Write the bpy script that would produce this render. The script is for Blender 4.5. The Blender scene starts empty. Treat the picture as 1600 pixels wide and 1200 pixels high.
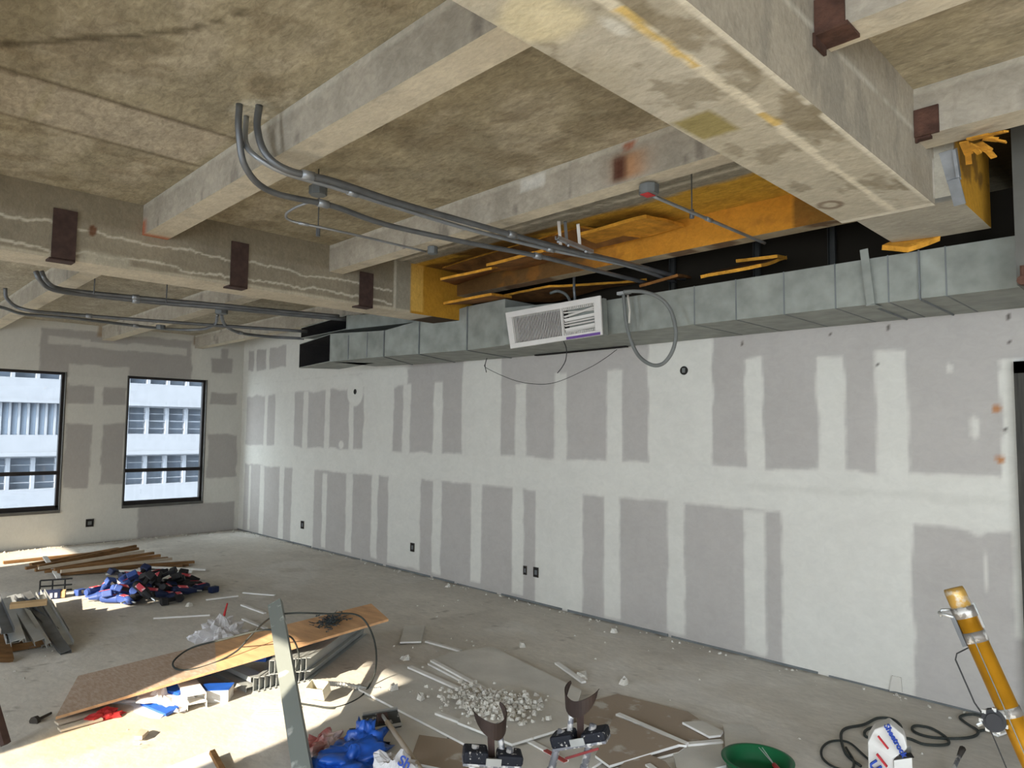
import bpy, math, random
import numpy as np
from mathutils import Vector, Matrix, Euler

# ------------------------------------------------------------------ camera, world, sun, exposure
SC = bpy.context.scene
COL = SC.collection
FPX = 1090.4
YAW, PITCH, ROLL = math.radians(45.29), math.radians(3.893), math.radians(0.529)
CAMZ = 1.67
_f = np.array([-math.sin(YAW)*math.cos(PITCH), math.cos(YAW)*math.cos(PITCH), math.sin(PITCH)])
_r0 = np.array([math.cos(YAW), math.sin(YAW), 0.0])
_u0 = np.cross(_r0, _f)
_r = math.cos(ROLL)*_r0 + math.sin(ROLL)*_u0
_u = -math.sin(ROLL)*_r0 + math.cos(ROLL)*_u0
cam_data = bpy.data.cameras.new('camera')
cam_data.sensor_fit = 'HORIZONTAL'; cam_data.sensor_width = 36.0
cam_data.lens = 36.0*FPX/1600.0
cam_data.clip_start = 0.05; cam_data.clip_end = 300
cam = bpy.data.objects.new('camera', cam_data); COL.objects.link(cam)
m = Matrix(((_r[0], _u[0], -_f[0], 0), (_r[1], _u[1], -_f[1], 0), (_r[2], _u[2], -_f[2], CAMZ), (0, 0, 0, 1)))
cam.matrix_world = m
SC.camera = cam
SC.view_settings.view_transform = 'Standard'
SC.view_settings.look = 'None'
SC.view_settings.gamma = 1.0
SC.view_settings.use_curve_mapping = False
SC.view_settings.exposure = 0.30
SC.cycles.max_bounces = 10
SC.cycles.diffuse_bounces = 7
SC.cycles.use_denoising = True
SC.cycles.sample_clamp_indirect = 6.0
SC.cycles.caustics_reflective = False
SC.cycles.caustics_refractive = False

SKY_BASE, SKY_SUN = 0.36, 12.5
world = bpy.data.worlds.new('world'); SC.world = world
world.use_nodes = True
bg = world.node_tree.nodes['Background']
# clear sky: blue all round, much brighter towards the sun
_wn = world.node_tree.nodes; _wl = world.node_tree.links
_tc = _wn.new('ShaderNodeTexCoord'); _dot = _wn.new('ShaderNodeVectorMath'); _dot.operation = 'DOT_PRODUCT'
_wl.new(_tc.outputs['Generated'], _dot.inputs[0]); _dot.inputs[1].default_value = Vector((.2, -1, .473)).normalized()
_mr = _wn.new('ShaderNodeMapRange'); _mr.interpolation_type = 'SMOOTHSTEP'
_mr.inputs['From Min'].default_value = 0.15; _mr.inputs['From Max'].default_value = 1.0
_mr.inputs['To Min'].default_value = SKY_BASE; _mr.inputs['To Max'].default_value = SKY_SUN
_wl.new(_dot.outputs['Value'], _mr.inputs['Value']); _wl.new(_mr.outputs[0], bg.inputs['Strength'])
bg.inputs['Color'].default_value = (0.80, 0.90, 1.0, 1)

sun_data = bpy.data.lights.new('sun', 'SUN')
sun_data.energy = 13.0; sun_data.angle = math.radians(0.6); sun_data.color = (1.0, 0.88, 0.70)
sun = bpy.data.objects.new('sun', sun_data); COL.objects.link(sun)
SUN_DIR = Vector((-0.20, 1.0, -0.473)).normalized()
sun.rotation_euler = SUN_DIR.to_track_quat('-Z', 'Y').to_euler()
sun.location = (0, -8, 8)

# ------------------------------------------------------------------ room numbers (metres)
W = 5.05      # long wall
L = -11.57    # window wall
S = 3.17      # slab underside
YB = -2.5     # wall with the sunny windows, behind the camera's left
XR = 3.2      # wall on the right, out of view
G1 = -5.04    # near face of the far girder
WH = 2.46     # window heads
LEFT_WINDOWS = [(-10.0, 1.16, WH), (-6.85, 1.16, WH), (-3.25, 1.14, 2.64), (0.25, 1.5, 2.64), (2.2, 1.5, 2.64)]   # centre x, width, head; last two unseen, added for ambient light

def P(px, py, x=None, y=None, z=None, d=None):
    """world point that the photograph's pixel shows on the plane x=, y=, z= or at depth d"""
    v = (px-800)/FPX*_r - (py-600)/FPX*_u + _f
    if x is not None: t = x/v[0]
    elif y is not None: t = y/v[1]
    elif z is not None: t = (z-CAMZ)/v[2]
    else: t = d
    return Vector((v[0]*t, v[1]*t, CAMZ+v[2]*t))

# ------------------------------------------------------------------ numpy noise for painted surfaces
def _hash(i, j, seed):
    n = (i.astype(np.int64)*374761393 + j.astype(np.int64)*668265263 + seed*1442695041) & 0xffffffff
    n = ((n ^ (n >> 13))*1274126177) & 0xffffffff
    return ((n ^ (n >> 16)) & 0xffff)/65535.0
def vnoise(a, b, seed=0):
    i = np.floor(a); j = np.floor(b); fa = a-i; fb = b-j
    fa = fa*fa*(3-2*fa); fb = fb*fb*(3-2*fb)
    h = lambda p, q: _hash(i+p, j+q, seed)
    return (h(0,0)*(1-fa)+h(1,0)*fa)*(1-fb)+(h(0,1)*(1-fa)+h(1,1)*fa)*fb
def fbm(a, b, sc, seed=0, o=4):
    t = 0; amp = 1; tot = 0
    for k in range(o):
        t = t+vnoise(a*sc, b*sc, seed+k*17)*amp; tot += amp; amp *= .55; sc *= 2.03
    return t/tot
def ss(v, a, b):
    t = np.clip((v-a)/(b-a), 0, 1); return t*t*(3-2*t)
def mixc(c, new, w):
    new = np.array(new, float)
    return c*(1-w[..., None])+new*w[..., None]
def rectmask(a, b, a0, a1, b0, b1, soft=.012, rough=.02, seed=0):
    if a0 > a1: a0, a1 = a1, a0
    if b0 > b1: b0, b1 = b1, b0
    na = (fbm(a*0+a0, b, 5, seed+3)-.5)*2*rough; nb = (fbm(a, b*0+b0, 5, seed+9)-.5)*2*rough
    nc = (fbm(a*0+a1, b, 5, seed+5)-.5)*2*rough; nd = (fbm(a, b*0+b1, 5, seed+11)-.5)*2*rough
    return ss(a-a0+na, -soft, soft)*ss(a1-a+nc, -soft, soft)*ss(b-b0+nb, -soft, soft)*ss(b1-b+nd, -soft, soft)
def linemask(a, b, pts, w, rough=.03, seed=0):
    """wavy stripe b=f(a) through pts"""
    pts = sorted(pts); f = np.interp(a, [p[0] for p in pts], [p[1] for p in pts])
    f = f+(fbm(a, a*0, 5, seed, 6)-.5)*2*rough+(fbm(a, a*0, 28, seed+2, 3)-.5)*rough*.7
    inside = (a >= pts[0][0]) & (a <= pts[-1][0])
    ww = w*(.6+.9*fbm(a, a*0+4, 9, seed+1))
    return np.where(inside, 1-ss(np.abs(b-f), ww*.5, ww), 0)

# ------------------------------------------------------------------ mesh helpers
class MB:
    def __init__(s): s.v = []; s.f = []; s.m = []
    def add(s, vs, fs, mi=0):
        o = len(s.v); s.v += [tuple(p) for p in vs]; s.f += [tuple(i+o for i in f) for f in fs]; s.m += [mi]*len(fs)
    def box(s, a, b, mi=0, M=None):
        x0, y0, z0 = a; x1, y1, z1 = b
        vs = [Vector((x, y, z)) for z in (z0, z1) for x, y in ((x0, y0), (x1, y0), (x1, y1), (x0, y1))]
        if M: vs = [M @ v for v in vs]
        s.add(vs, [(0,3,2,1),(4,5,6,7),(0,1,5,4),(1,2,6,5),(2,3,7,6),(3,0,4,7)], mi); return s
    def prism(s, poly, dvec, mi=0, mside=None):
        """polygon (3d points) extruded by dvec"""
        n = len(poly); p = [Vector(q) for q in poly]; q = [v+Vector(dvec) for v in p]
        s.add(p+q, [tuple(range(n))[::-1], tuple(range(n, 2*n))], mi)
        s.add(p+q, [(i, (i+1) % n, (i+1) % n+n, i+n) for i in range(n)], mi if mside is None else mside); return s
    def bar(s, a, b, w, h, mi=0, up=(0, 0, 1)):
        a = Vector(a); b = Vector(b); d = (b-a).normalized(); u = Vector(up)
        if abs(d.dot(u)) > .98: u = Vector((1, 0, 0))
        r = d.cross(u).normalized()*w/2; t = r.cross(d).normalized()*h/2
        vs = [a-r-t, a+r-t, a+r+t, a-r+t, b-r-t, b+r-t, b+r+t, b-r+t]
        s.add(vs, [(0,1,2,3),(7,6,5,4),(0,4,5,1),(1,5,6,2),(2,6,7,3),(3,7,4,0)], mi); return s
    def channel(s, a, b, w, h, t=.004, mi=0, up=(0, 0, 1)):
        """open C profile, web w wide, flanges h deep on the 'up' side"""
        a = Vector(a); b = Vector(b); d = (b-a).normalized(); u = Vector(up)
        r = d.cross(u).normalized(); q = r.cross(d).normalized()
        pr = [(-w/2, h), (-w/2, 0), (w/2, 0), (w/2, h), (w/2-t, h), (w/2-t, t), (-w/2+t, t), (-w/2+t, h)]
        n = len(pr)
        vs = [a+r*x+q*y for x, y in pr]+[b+r*x+q*y for x, y in pr]
        fs = [(i, (i+1) % n, (i+1) % n+n, i+n) for i in range(n)]+[(0,1,6,7),(1,2,5,6),(2,3,4,5),(15,14,9,8),(14,13,10,9),(13,12,11,10)]
        s.add(vs, fs, mi); return s
    def tube(s, pts, r, n=10, mi=0, cap=True):
        pts = [Vector(p) for p in pts]; N = len(pts)
        rr = r if isinstance(r, (list, tuple)) else [r]*N
        t0 = (pts[1]-pts[0]).normalized(); u = t0.orthogonal().normalized(); vs = []
        for i, p in enumerate(pts):
            t = (pts[min(i+1, N-1)]-pts[max(i-1, 0)]).normalized()
            u = (u-t*u.dot(t)); u = u.normalized() if u.length > 1e-6 else t.orthogonal().normalized()
            w = t.cross(u)
            vs += [p+(u*math.cos(2*math.pi*k/n)+w*math.sin(2*math.pi*k/n))*rr[i] for k in range(n)]
        fs = [(i*n+k, i*n+(k+1) % n, (i+1)*n+(k+1) % n, (i+1)*n+k) for i in range(N-1) for k in range(n)]
        if cap: fs += [tuple(range(n))[::-1], tuple((N-1)*n+k for k in range(n))]
        s.add(vs, fs, mi); return s
    def lathe(s, prof, c, n=32, mi=0):
        c = Vector(c); vs = []; k = len(prof)
        for i in range(n):
            a = 2*math.pi*i/n
            vs += [c+Vector((r*math.cos(a), r*math.sin(a), z)) for r, z in prof]
        fs = [(i*k+j, ((i+1) % n)*k+j, ((i+1) % n)*k+j+1, i*k+j+1) for i in range(n) for j in range(k-1)]
        s.add(vs, fs, mi); return s
    def blob(s, c, r, n=14, seed=0, amp=.25, mi=0, flat=True, freq=2.2):
        """crumpled closed lump"""
        rnd = random.Random(seed); c = Vector(c)
        from mathutils import noise
        off = Vector((rnd.random()*50, rnd.random()*50, rnd.random()*50)); vs = []; R = n; Cn = n*2
        for i in range(R+1):
            th = math.pi*i/R
            for j in range(Cn):
                ph = 2*math.pi*j/Cn
                d = Vector((math.sin(th)*math.cos(ph), math.sin(th)*math.sin(ph), math.cos(th)))
                k = 1+amp*noise.noise(d*freq+off)*1.6+amp*.7*abs(noise.noise(d*freq*3+off))
                p = Vector((d.x*r[0]*k, d.y*r[1]*k, d.z*r[2]*k))
                if flat: p.z = max(p.z, -r[2]*.02-.0)
                vs.append(c+p)
        fs = [(i*Cn+j, i*Cn+(j+1) % Cn, (i+1)*Cn+(j+1) % Cn, (i+1)*Cn+j)[::-1] for i in range(R) for j in range(Cn)]
        s.add(vs, fs, mi); return s
    def xform(s, M):
        s.v = [tuple(M @ Vector(p)) for p in s.v]; return s
    def build(s, name, mats, parent=None, smooth=False, bevel=0):
        me = bpy.data.meshes.new(name)
        off = Vector(parent.location) if parent is not None else Vector((0, 0, 0))
        if parent is not None and parent.parent is not None: off = off+Vector(parent.parent.location)
        o = bpy.data.objects.new(name, me)
        v = [tuple(Vector(p)-off) for p in s.v]
        if parent is None:   # give a lone mesh an origin of its own, at its base
            a = np.array(v); c = Vector(((a[:, 0].min()+a[:, 0].max())/2, (a[:, 1].min()+a[:, 1].max())/2, a[:, 2].min()))
            v = [tuple(Vector(p)-c) for p in v]; o.location = c
        me.from_pydata(v, [], s.f)
        for mt in (mats if isinstance(mats, (list, tuple)) else [mats]): me.materials.append(mt)
        me.polygons.foreach_set('material_index', s.m)
        if smooth: me.polygons.foreach_set('use_smooth', [True]*len(s.f))
        me.update()
        COL.objects.link(o)
        if parent is not None: o.parent = parent
        if bevel:
            b = o.modifiers.new('bevel', 'BEVEL'); b.width = bevel; b.segments = 2; b.limit_method = 'ANGLE'
        return o

def tag(o, label, cat, group=None, kind=None):
    if label: o['label'] = label
    if cat: o['category'] = cat
    if group: o['group'] = group
    if kind: o['kind'] = kind
    return o
def thing(name, label, cat, loc, group=None):
    o = bpy.data.objects.new(name, None); COL.objects.link(o); o.location = loc
    o.empty_display_size = .1
    return tag(o, label, cat, group)
def children_of(o): return [c for c in bpy.data.objects if c.parent == o]
def dup(o, loc=None, rot=None, label=None, scale=None):
    c = o.copy(); COL.objects.link(c)
    if loc is not None: c.location = loc
    if rot is not None: c.rotation_euler = rot
    if scale is not None: c.scale = scale
    if label: c['label'] = label
    for ch in children_of(o):
        d = ch.copy(); COL.objects.link(d); d.parent = c
        for g in children_of(ch):
            e = g.copy(); COL.objects.link(e); e.parent = d
    return c

# ------------------------------------------------------------------ materials
def mat(name, col, rough=.7, metal=0, var=.12, scale=6, bump=.0, bscale=40, stretch=None, spec=.3, alpha=None, col2=None, thr=(.45, .6), coord='Object'):
    m = bpy.data.materials.new(name); m.use_nodes = True; nt = m.node_tree; N = nt.nodes; K = nt.links
    b = N['Principled BSDF']; b.inputs['Roughness'].default_value = rough; b.inputs['Metallic'].default_value = metal
    b.inputs['Specular IOR Level'].default_value = spec
    tc = N.new('ShaderNodeTexCoord'); mp = N.new('ShaderNodeMapping'); K.new(tc.outputs[coord], mp.inputs[0])
    if stretch: mp.inputs['Scale'].default_value = stretch
    nz = N.new('ShaderNodeTexNoise'); nz.inputs['Scale'].default_value = scale; nz.inputs['Detail'].default_value = 7; K.new(mp.outputs[0], nz.inputs['Vector'])
    rp = N.new('ShaderNodeValToRGB'); K.new(nz.outputs[0], rp.inputs[0])
    e = rp.color_ramp.elements
    if col2 is None:
        e[0].position = .3; e[1].position = .7
        e[0].color = tuple(c*(1-var) for c in col)+(1,); e[1].color = tuple(min(1, c*(1+var)) for c in col)+(1,)
    else:
        e[0].position = thr[0]; e[1].position = thr[1]; e[0].color = tuple(col)+(1,); e[1].color = tuple(col2)+(1,)
    K.new(rp.outputs[0], b.inputs['Base Color'])
    if bump:
        n2 = N.new('ShaderNodeTexNoise'); n2.inputs['Scale'].default_value = bscale; n2.inputs['Detail'].default_value = 8; K.new(mp.outputs[0], n2.inputs['Vector'])
        bp = N.new('ShaderNodeBump'); bp.inputs['Strength'].default_value = bump; bp.inputs['Distance'].default_value = .02
        K.new(n2.outputs[0], bp.inputs['Height']); K.new(bp.outputs[0], b.inputs['Normal'])
    return m
def painted(name, rough=.85, fine=.18, fscale=9, bump=.25, bscale=30, bdist=.01, coarse=.0, stretch=None):
    """base colour from the hand painted vertex colours, broken up by noise"""
    m = bpy.data.materials.new(name); m.use_nodes = True; nt = m.node_tree; N = nt.nodes; K = nt.links
    b = N['Principled BSDF']; b.inputs['Roughness'].default_value = rough; b.inputs['Specular IOR Level'].default_value = .2
    at = N.new('ShaderNodeAttribute'); at.attribute_name = 'Col'
    tc = N.new('ShaderNodeTexCoord'); mp = N.new('ShaderNodeMapping'); K.new(tc.outputs['Object'], mp.inputs[0])
    if stretch: mp.inputs['Scale'].default_value = stretch
    nz = N.new('ShaderNodeTexNoise'); nz.inputs['Scale'].default_value = fscale; nz.inputs['Detail'].default_value = 9; nz.inputs['Roughness'].default_value = .65
    K.new(mp.outputs[0], nz.inputs['Vector'])
    mr = N.new('ShaderNodeMapRange'); mr.inputs['From Min'].default_value = .3; mr.inputs['From Max'].default_value = .7
    mr.inputs['To Min'].default_value = 1-fine; mr.inputs['To Max'].default_value = 1+fine; K.new(nz.outputs[0], mr.inputs[0])
    mp2 = N.new('ShaderNodeMapping'); mp2.inputs['Scale'].default_value = (1.0, 2.6, 1.4); mp2.inputs['Rotation'].default_value = (0, 0, .5); K.new(tc.outputs['Object'], mp2.inputs[0])
    nf = N.new('ShaderNodeTexNoise'); nf.inputs['Scale'].default_value = fscale*2.6; nf.inputs['Detail'].default_value = 6; nf.inputs['Roughness'].default_value = .7; nf.inputs['Distortion'].default_value = .8
    K.new(mp2.outputs[0], nf.inputs['Vector'])
    mf = N.new('ShaderNodeMapRange'); mf.inputs['From Min'].default_value = .36; mf.inputs['From Max'].default_value = .64
    mf.inputs['To Min'].default_value = 1-fine*1.1; mf.inputs['To Max'].default_value = 1+fine*1.1; K.new(nf.outputs[0], mf.inputs[0])
    mm = N.new('ShaderNodeMath'); mm.operation = 'MULTIPLY'; K.new(mr.outputs[0], mm.inputs[0]); K.new(mf.outputs[0], mm.inputs[1])
    mx = N.new('ShaderNodeVectorMath'); mx.operation = 'SCALE'; K.new(at.outputs['Color'], mx.inputs[0]); K.new(mm.outputs[0], mx.inputs['Scale'])
    K.new(mx.outputs[0], b.inputs['Base Color'])
    n2 = N.new('ShaderNodeTexNoise'); n2.inputs['Scale'].default_value = bscale; n2.inputs['Detail'].default_value = 8; K.new(mp.outputs[0], n2.inputs['Vector'])
    bp = N.new('ShaderNodeBump'); bp.inputs['Strength'].default_value = bump; bp.inputs['Distance'].default_value = bdist
    K.new(n2.outputs[0], bp.inputs['Height']); K.new(bp.outputs[0], b.inputs['Normal'])
    return m

M_DRY = painted('drywall_and_joint_compound', fine=.03, fscale=5, bump=.06, bscale=12)
M_CONC = painted('old_concrete', fine=.20, fscale=6, bump=.7, bscale=22, bdist=.012)
M_BEAM = painted('cast_beam_concrete', fine=.10, fscale=8, bump=.5, bscale=28, bdist=.008)
M_FLOOR = painted('dusty_floor', fine=.07, fscale=3.5, bump=.25, bscale=25, rough=.8)
M_GALV = mat('galvanized_sheet', (.24, .25, .222), rough=.55, metal=.12, var=.22, scale=7, bump=.05)
M_GALVD = mat('dull_galvanized_seam', (.16, .17, .17), rough=.6, metal=.3, var=.2)
M_BLACKLINE = mat('black_duct_liner', (.012, .010, .009), rough=.95, var=.3, bump=.2)
M_COND = mat('grey_conduit', (.16, .165, .17), rough=.45, metal=.6, var=.2, scale=9)
M_CONDL = mat('light_steel_conduit', (.30, .31, .32), rough=.4, metal=.6, var=.2)
M_STEEL = mat('bright_steel', (.52, .53, .52), rough=.4, metal=.7, var=.15)
M_RUSTB = mat('brown_primed_steel', (.055, .032, .026), rough=.8, var=.3, scale=18)
M_RUST = mat('rusted_steel', (.075, .036, .024), rough=.9, var=.5, scale=14, bump=.4)
M_FRAME = mat('dark_bronze_frame', (.022, .018, .017), rough=.5, metal=.2, var=.2)
M_FRAMEL = mat('grey_sill_trim', (.10, .095, .085), rough=.6, var=.2)
M_BATT = mat('yellow_insulation', (.58, .27, .03), rough=.95, var=.3, scale=14, bump=.6, bscale=50)
M_BATTD = mat('brown_insulation_facing', (.20, .085, .02), rough=.9, var=.4, scale=9, bump=.4)
M_WHITE = mat('white_enamel', (.62, .59, .55), rough=.5, var=.06)
M_PURPLE = mat('purple_spray_paint', (.14, .07, .26), rough=.7, var=.2)
M_WIRE = mat('black_wire', (.02, .02, .02), rough=.6)
M_CORD = mat('dusty_black_cord', (.03, .034, .03), rough=.7, var=.3)
M_FLEX = mat('grey_flexible_sleeve', (.15, .155, .145), rough=.6, var=.15)
M_RED = mat('red_plastic', (.45, .03, .03), rough=.6)
M_PLY = mat('plywood', (.52, .30, .15), rough=.8, var=.18, scale=4, stretch=(1, 6, 1), bump=.1)
M_PLYD = mat('dusty_plywood', (.33, .225, .155), rough=.9, col2=(.44, .34, .26), thr=(.35, .7), scale=9, stretch=(2, 9, 1), bump=.2)
M_WOOD = mat('brown_lath', (.22, .115, .045), rough=.8, var=.35, scale=5, stretch=(4, 1, 4), bump=.2)
M_WOODL = mat('pale_lath', (.5, .42, .32), rough=.8, var=.2)
M_DWFACE = mat('grey_board_paper', (.58, .555, .50), rough=.9, var=.14, scale=3, bump=.1)
M_DWLIGHT = mat('pale_board_face', (.58, .55, .49), rough=.9, var=.12, scale=3, bump=.1)
M_DWBACK = mat('brown_board_paper', (.33, .26, .195), rough=.9, col2=(.50, .46, .40), thr=(.58, .66), scale=7, bump=.1)
M_CHALK = mat('gypsum_core', (.72, .70, .66), rough=.95, var=.12)
M_PLASTER = mat('crumbled_plaster', (.55, .52, .46), rough=.95, var=.15, bump=.5)
M_BLUE = mat('blue_plastic', (.015, .09, .42), rough=.35, var=.3, scale=10, spec=.5)
M_BLUEM = mat('blue_tool_plastic', (.035, .07, .24), rough=.5, var=.2)
M_NAVY = mat('navy_tool_plastic', (.012, .02, .06), rough=.55, var=.3)
M_BLACKP = mat('black_plastic', (.014, .013, .014), rough=.6, var=.3)
M_REDL = mat('red_and_white_label', (.55, .06, .08), rough=.6, col2=(.75, .5, .5), scale=30, thr=(.55, .62))
M_BAGW = mat('white_plastic_bag', (.62, .60, .60), rough=.4, var=.1, bump=.4, bscale=14, spec=.5)
M_PINK = mat('clear_red_plastic', (.42, .14, .12), rough=.35, col2=(.55, .42, .38), scale=9, bump=.3)
M_INKB = mat('blue_ink', (.02, .06, .35), rough=.6)
M_INKR = mat('red_ink', (.5, .02, .03), rough=.6)
M_CARD = mat('tan_cardboard', (.55, .37, .19), rough=.85, var=.08)
M_CARDW = mat('white_board', (.66, .64, .60), rough=.85, var=.08)
M_GOLD = mat('gold_anodised_tube', (.46, .21, .012), rough=.32, metal=.45, var=.25, scale=10)
M_GREEN = mat('green_plastic', (.006, .10, .035), rough=.45, var=.15)
M_ALU = mat('plaster_spattered_aluminium', (.20, .20, .22), rough=.5, metal=.4, col2=(.58, .56, .54), scale=34, thr=(.5, .56))
M_LEATHER = mat('brown_calf_cuff', (.035, .022, .018), rough=.5, var=.3, scale=9)
M_STRAP = mat('dark_spattered_strap', (.010, .011, .017), rough=.7, col2=(.45, .43, .40), scale=48, thr=(.62, .66))
M_SANDER = mat('spattered_grey_sanding_plate', (.04, .04, .036), rough=.8, col2=(.34, .32, .28), scale=34, thr=(.56, .62))
M_FACADE = mat('white_stucco', (.21, .22, .245), rough=.9, var=.04, scale=1.5)
M_FACWIN = mat('far_window_glass', (.20, .235, .29), rough=.4, var=.3, scale=.6)
M_FACBLIND = mat('pale_fluted_panel', (.22, .26, .32), rough=.8, var=.05)
M_SCREW = mat('screw_steel', (.08, .10, .11), rough=.35, metal=.7)
M_DIRT = mat('dark_grime', (.05, .042, .035), rough=.95)
M_BLACKHOLE = mat('hole_shadowed_cavity', (.02, .018, .016), rough=.95)

def glass_mat():
    m = bpy.data.materials.new('clear_window_glass'); m.use_nodes = True; N = m.node_tree.nodes; K = m.node_tree.links
    N.clear(); o = N.new('ShaderNodeOutputMaterial'); t = N.new('ShaderNodeBsdfTransparent'); g = N.new('ShaderNodeBsdfGlossy'); mx = N.new('ShaderNodeMixShader')
    t.inputs[0].default_value = (.96, .98, .98, 1); g.inputs['Roughness'].default_value = .02
    mx.inputs[0].default_value = .05; K.new(t.outputs[0], mx.inputs[1]); K.new(g.outputs[0], mx.inputs[2]); K.new(mx.outputs[0], o.inputs[0])
    return m
M_GLASS = glass_mat()

# ------------------------------------------------------------------ painted grids
def axis(a, b, step):
    n = max(1, int(round(abs(b-a)/step))); return np.linspace(a, b, n+1)
class Grid:
    """several painted rectangular grids gathered in one mesh"""
    def __init__(s): s.V = []; s.F = []; s.C = []; s.n = 0
    def face(s, o, u, v, nu, nv, fn, hole=None, disp=None):
        o = np.array(o, float); u = np.array(u, float); v = np.array(v, float)
        A, B = np.meshgrid(nu, nv, indexing='ij')
        X = o[None, None]+A[..., None]*u+B[..., None]*v
        C = fn(X[..., 0], X[..., 1], X[..., 2])
        if disp is not None:
            nrm = np.cross(u, v); X = X+nrm[None, None]*disp(X[..., 0], X[..., 1], X[..., 2])[..., None]
        a, b = len(nu), len(nv); idx = np.arange(a*b).reshape(a, b)+s.n
        F = np.stack([idx[:-1, :-1], idx[1:, :-1], idx[1:, 1:], idx[:-1, 1:]], -1).reshape(-1, 4)
        if hole is not None:
            ca = (A[:-1, :-1]+A[1:, 1:])/2; cb = (B[:-1, :-1]+B[1:, 1:])/2
            F = F[~hole(ca, cb).reshape(-1)]
        s.V.append(X.reshape(-1, 3)); s.F.append(F); s.C.append(np.clip(C, 0, 1).reshape(-1, 3)); s.n += a*b
        return s
    def build(s, name, mt, parent=None):
        me = bpy.data.meshes.new(name)
        V = np.concatenate(s.V); me.from_pydata(V.tolist(), [], np.concatenate(s.F).tolist())
        at = me.color_attributes.new('Col', 'FLOAT_COLOR', 'POINT')
        C = np.concatenate(s.C); at.data.foreach_set('color', np.concatenate([C, np.ones((len(C), 1))], 1).ravel())
        me.materials.append(mt); me.update()
        o = bpy.data.objects.new(name, me); COL.objects.link(o)
        if parent is not None: o.parent = parent
        return o

MUD = np.array((.60, .58, .52)); GREY = np.array((.40, .372, .34))
# ---- long wall (right)
def wx(px, py): return P(px, py, y=W)[0]
def wz(px, py): return P(px, py, y=W)[2]
MUDS = []   # pixel columns of the joint-compound strips: left, right, top, bottom
for a, b, t, q in [(368, 384, 540, 826), (413, 418, 600, 700), (430, 460, 575, 712), (473, 481, 612, 705), (507, 515, 604, 705), (545, 552, 630, 708),
        (568, 615, 575, 715), (629, 641, 600, 715), (677, 691, 597, 715), (722, 783, 560, 725), (805, 822, 600, 720), (866, 886, 582, 722),
        (948, 972, 578, 728), (1013, 1113, 500, 735), (1165, 1193, 560, 740), (1278, 1322, 556, 745), (1370, 1418, 547, 750),
        (388, 391, 728, 828), (405, 412, 728, 836), (436, 443, 728, 843), (455, 490, 728, 852), (503, 510, 740, 856), (540, 550, 740, 862), (580, 590, 740, 872),
        (606, 657, 740, 885), (675, 689, 750, 897), (735, 752, 755, 910), (800, 818, 760, 930), (836, 910, 760, 953), (944, 969, 770, 966),
        (1043, 1070, 780, 991), (1163, 1197, 800, 1021), (1222, 1427, 790, 1066), (1583, 1606, 800, 1000)]:
    m_ = ((t+q)/2)
    MUDS.append((wx(a, m_), wx(b, m_), wz((a+b)/2, q), wz((a+b)/2, t)))
def paint_long(X, Y, Z):
    g = fbm(X, Z, 1.3, 5); C = GREY*(0.94+.12*g[..., None])
    mud = np.zeros_like(X)
    for k, (x0, x1, z0, z1) in enumerate(MUDS):
        wd = abs(x1-x0); Xs = X+np.where(Z > 1.25, 1, -1)*0
        end = .05 if z0 < .9 else 0
        m_ = rectmask(Xs, Z, x0, x1, z0, z1, .012, .022, k*7)
        mud = np.maximum(mud, m_*(.82+.2*fbm(X, Z, 2.2, k)))
    seam = rectmask(X, Z, L, 0.5, 1.10, 1.415, .015, .028, 401)
    mud = np.maximum(mud, seam*.97)
    mud = np.maximum(mud, rectmask(X, Z, L, -6.9, 2.22, 2.42, .02, .05, 411)*.95)
    hi = ss(Z, 2.40, 2.42)*(1-ss(X, -7.0, -6.8))
    for a_, b_ in ((387, 397), (401, 416), (421, 447)):
        hi = hi*(1-rectmask(X, Z, wx(a_, 560), wx(b_, 560), wz(415, 577), wz(415, 545), .012, .03, a_))
    mud = np.maximum(mud, hi*.95)
    o = P(555, 612, y=W)
    mud = np.maximum(mud, 1-ss(np.hypot((X-o[0])/.20, (Z-o[2])/.20), .9, 1.05))
    o = P(533, 695, y=W); mud = np.maximum(mud, 1-ss(np.hypot((X-o[0])/.07, (Z-o[2])/.06), .7, 1.1))
    # the jamb's vertical strip, scratches and a drip
    mud = np.maximum(mud, rectmask(X, Z, -.91, -.5, 1.3, 2.13, .01, .03, 421))
    for q, w_, h_ in (((1484, 575), .02, .04), ((1523, 668), .03, .09), ((1540, 890), .012, .13), ((1528, 830), .05, .04)):
        o = P(*q, y=W); mud = np.maximum(mud, .85*(1-ss(np.hypot((X-o[0])/w_, (Z-o[2])/h_)+.6*(fbm(X, Z, 25, 3)-.5), .5, 1.1)))
    C = C*(1-mud[..., None])+(MUD*(.95+.09*fbm(X, Z, 1.1, 77)[..., None]))*mud[..., None]
    # thin dark crust lines in the middle of the tape seam
    C = mixc(C, (.47, .455, .40), .35*rectmask(X, Z, -2.6, -.9, 1.25, 1.30, .02, .03, 5))
    for q in ((1558, 639), (1563, 718)):
        o = P(*q, y=W); C = mixc(C, (.40, .15, .03), .85*(1-ss(np.hypot(X-o[0], Z-o[2])+.02*(fbm(X, Z, 40, 3)-.5), .012, .034)))
    for q in ((1297, 522), (1387, 512), (1575, 495), (1577, 534), (1160, 537), (1372, 570), (1570, 672)):
        o = P(*q, y=W); C = mixc(C, (.06, .05, .04), .9*(1-ss(np.hypot(X-o[0], Z-o[2]), .009, .016)))
    # shade of the space above the duct, painted on as dark brown
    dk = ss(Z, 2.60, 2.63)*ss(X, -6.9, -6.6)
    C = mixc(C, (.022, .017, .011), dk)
    return C
long_top = Grid()
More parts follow.
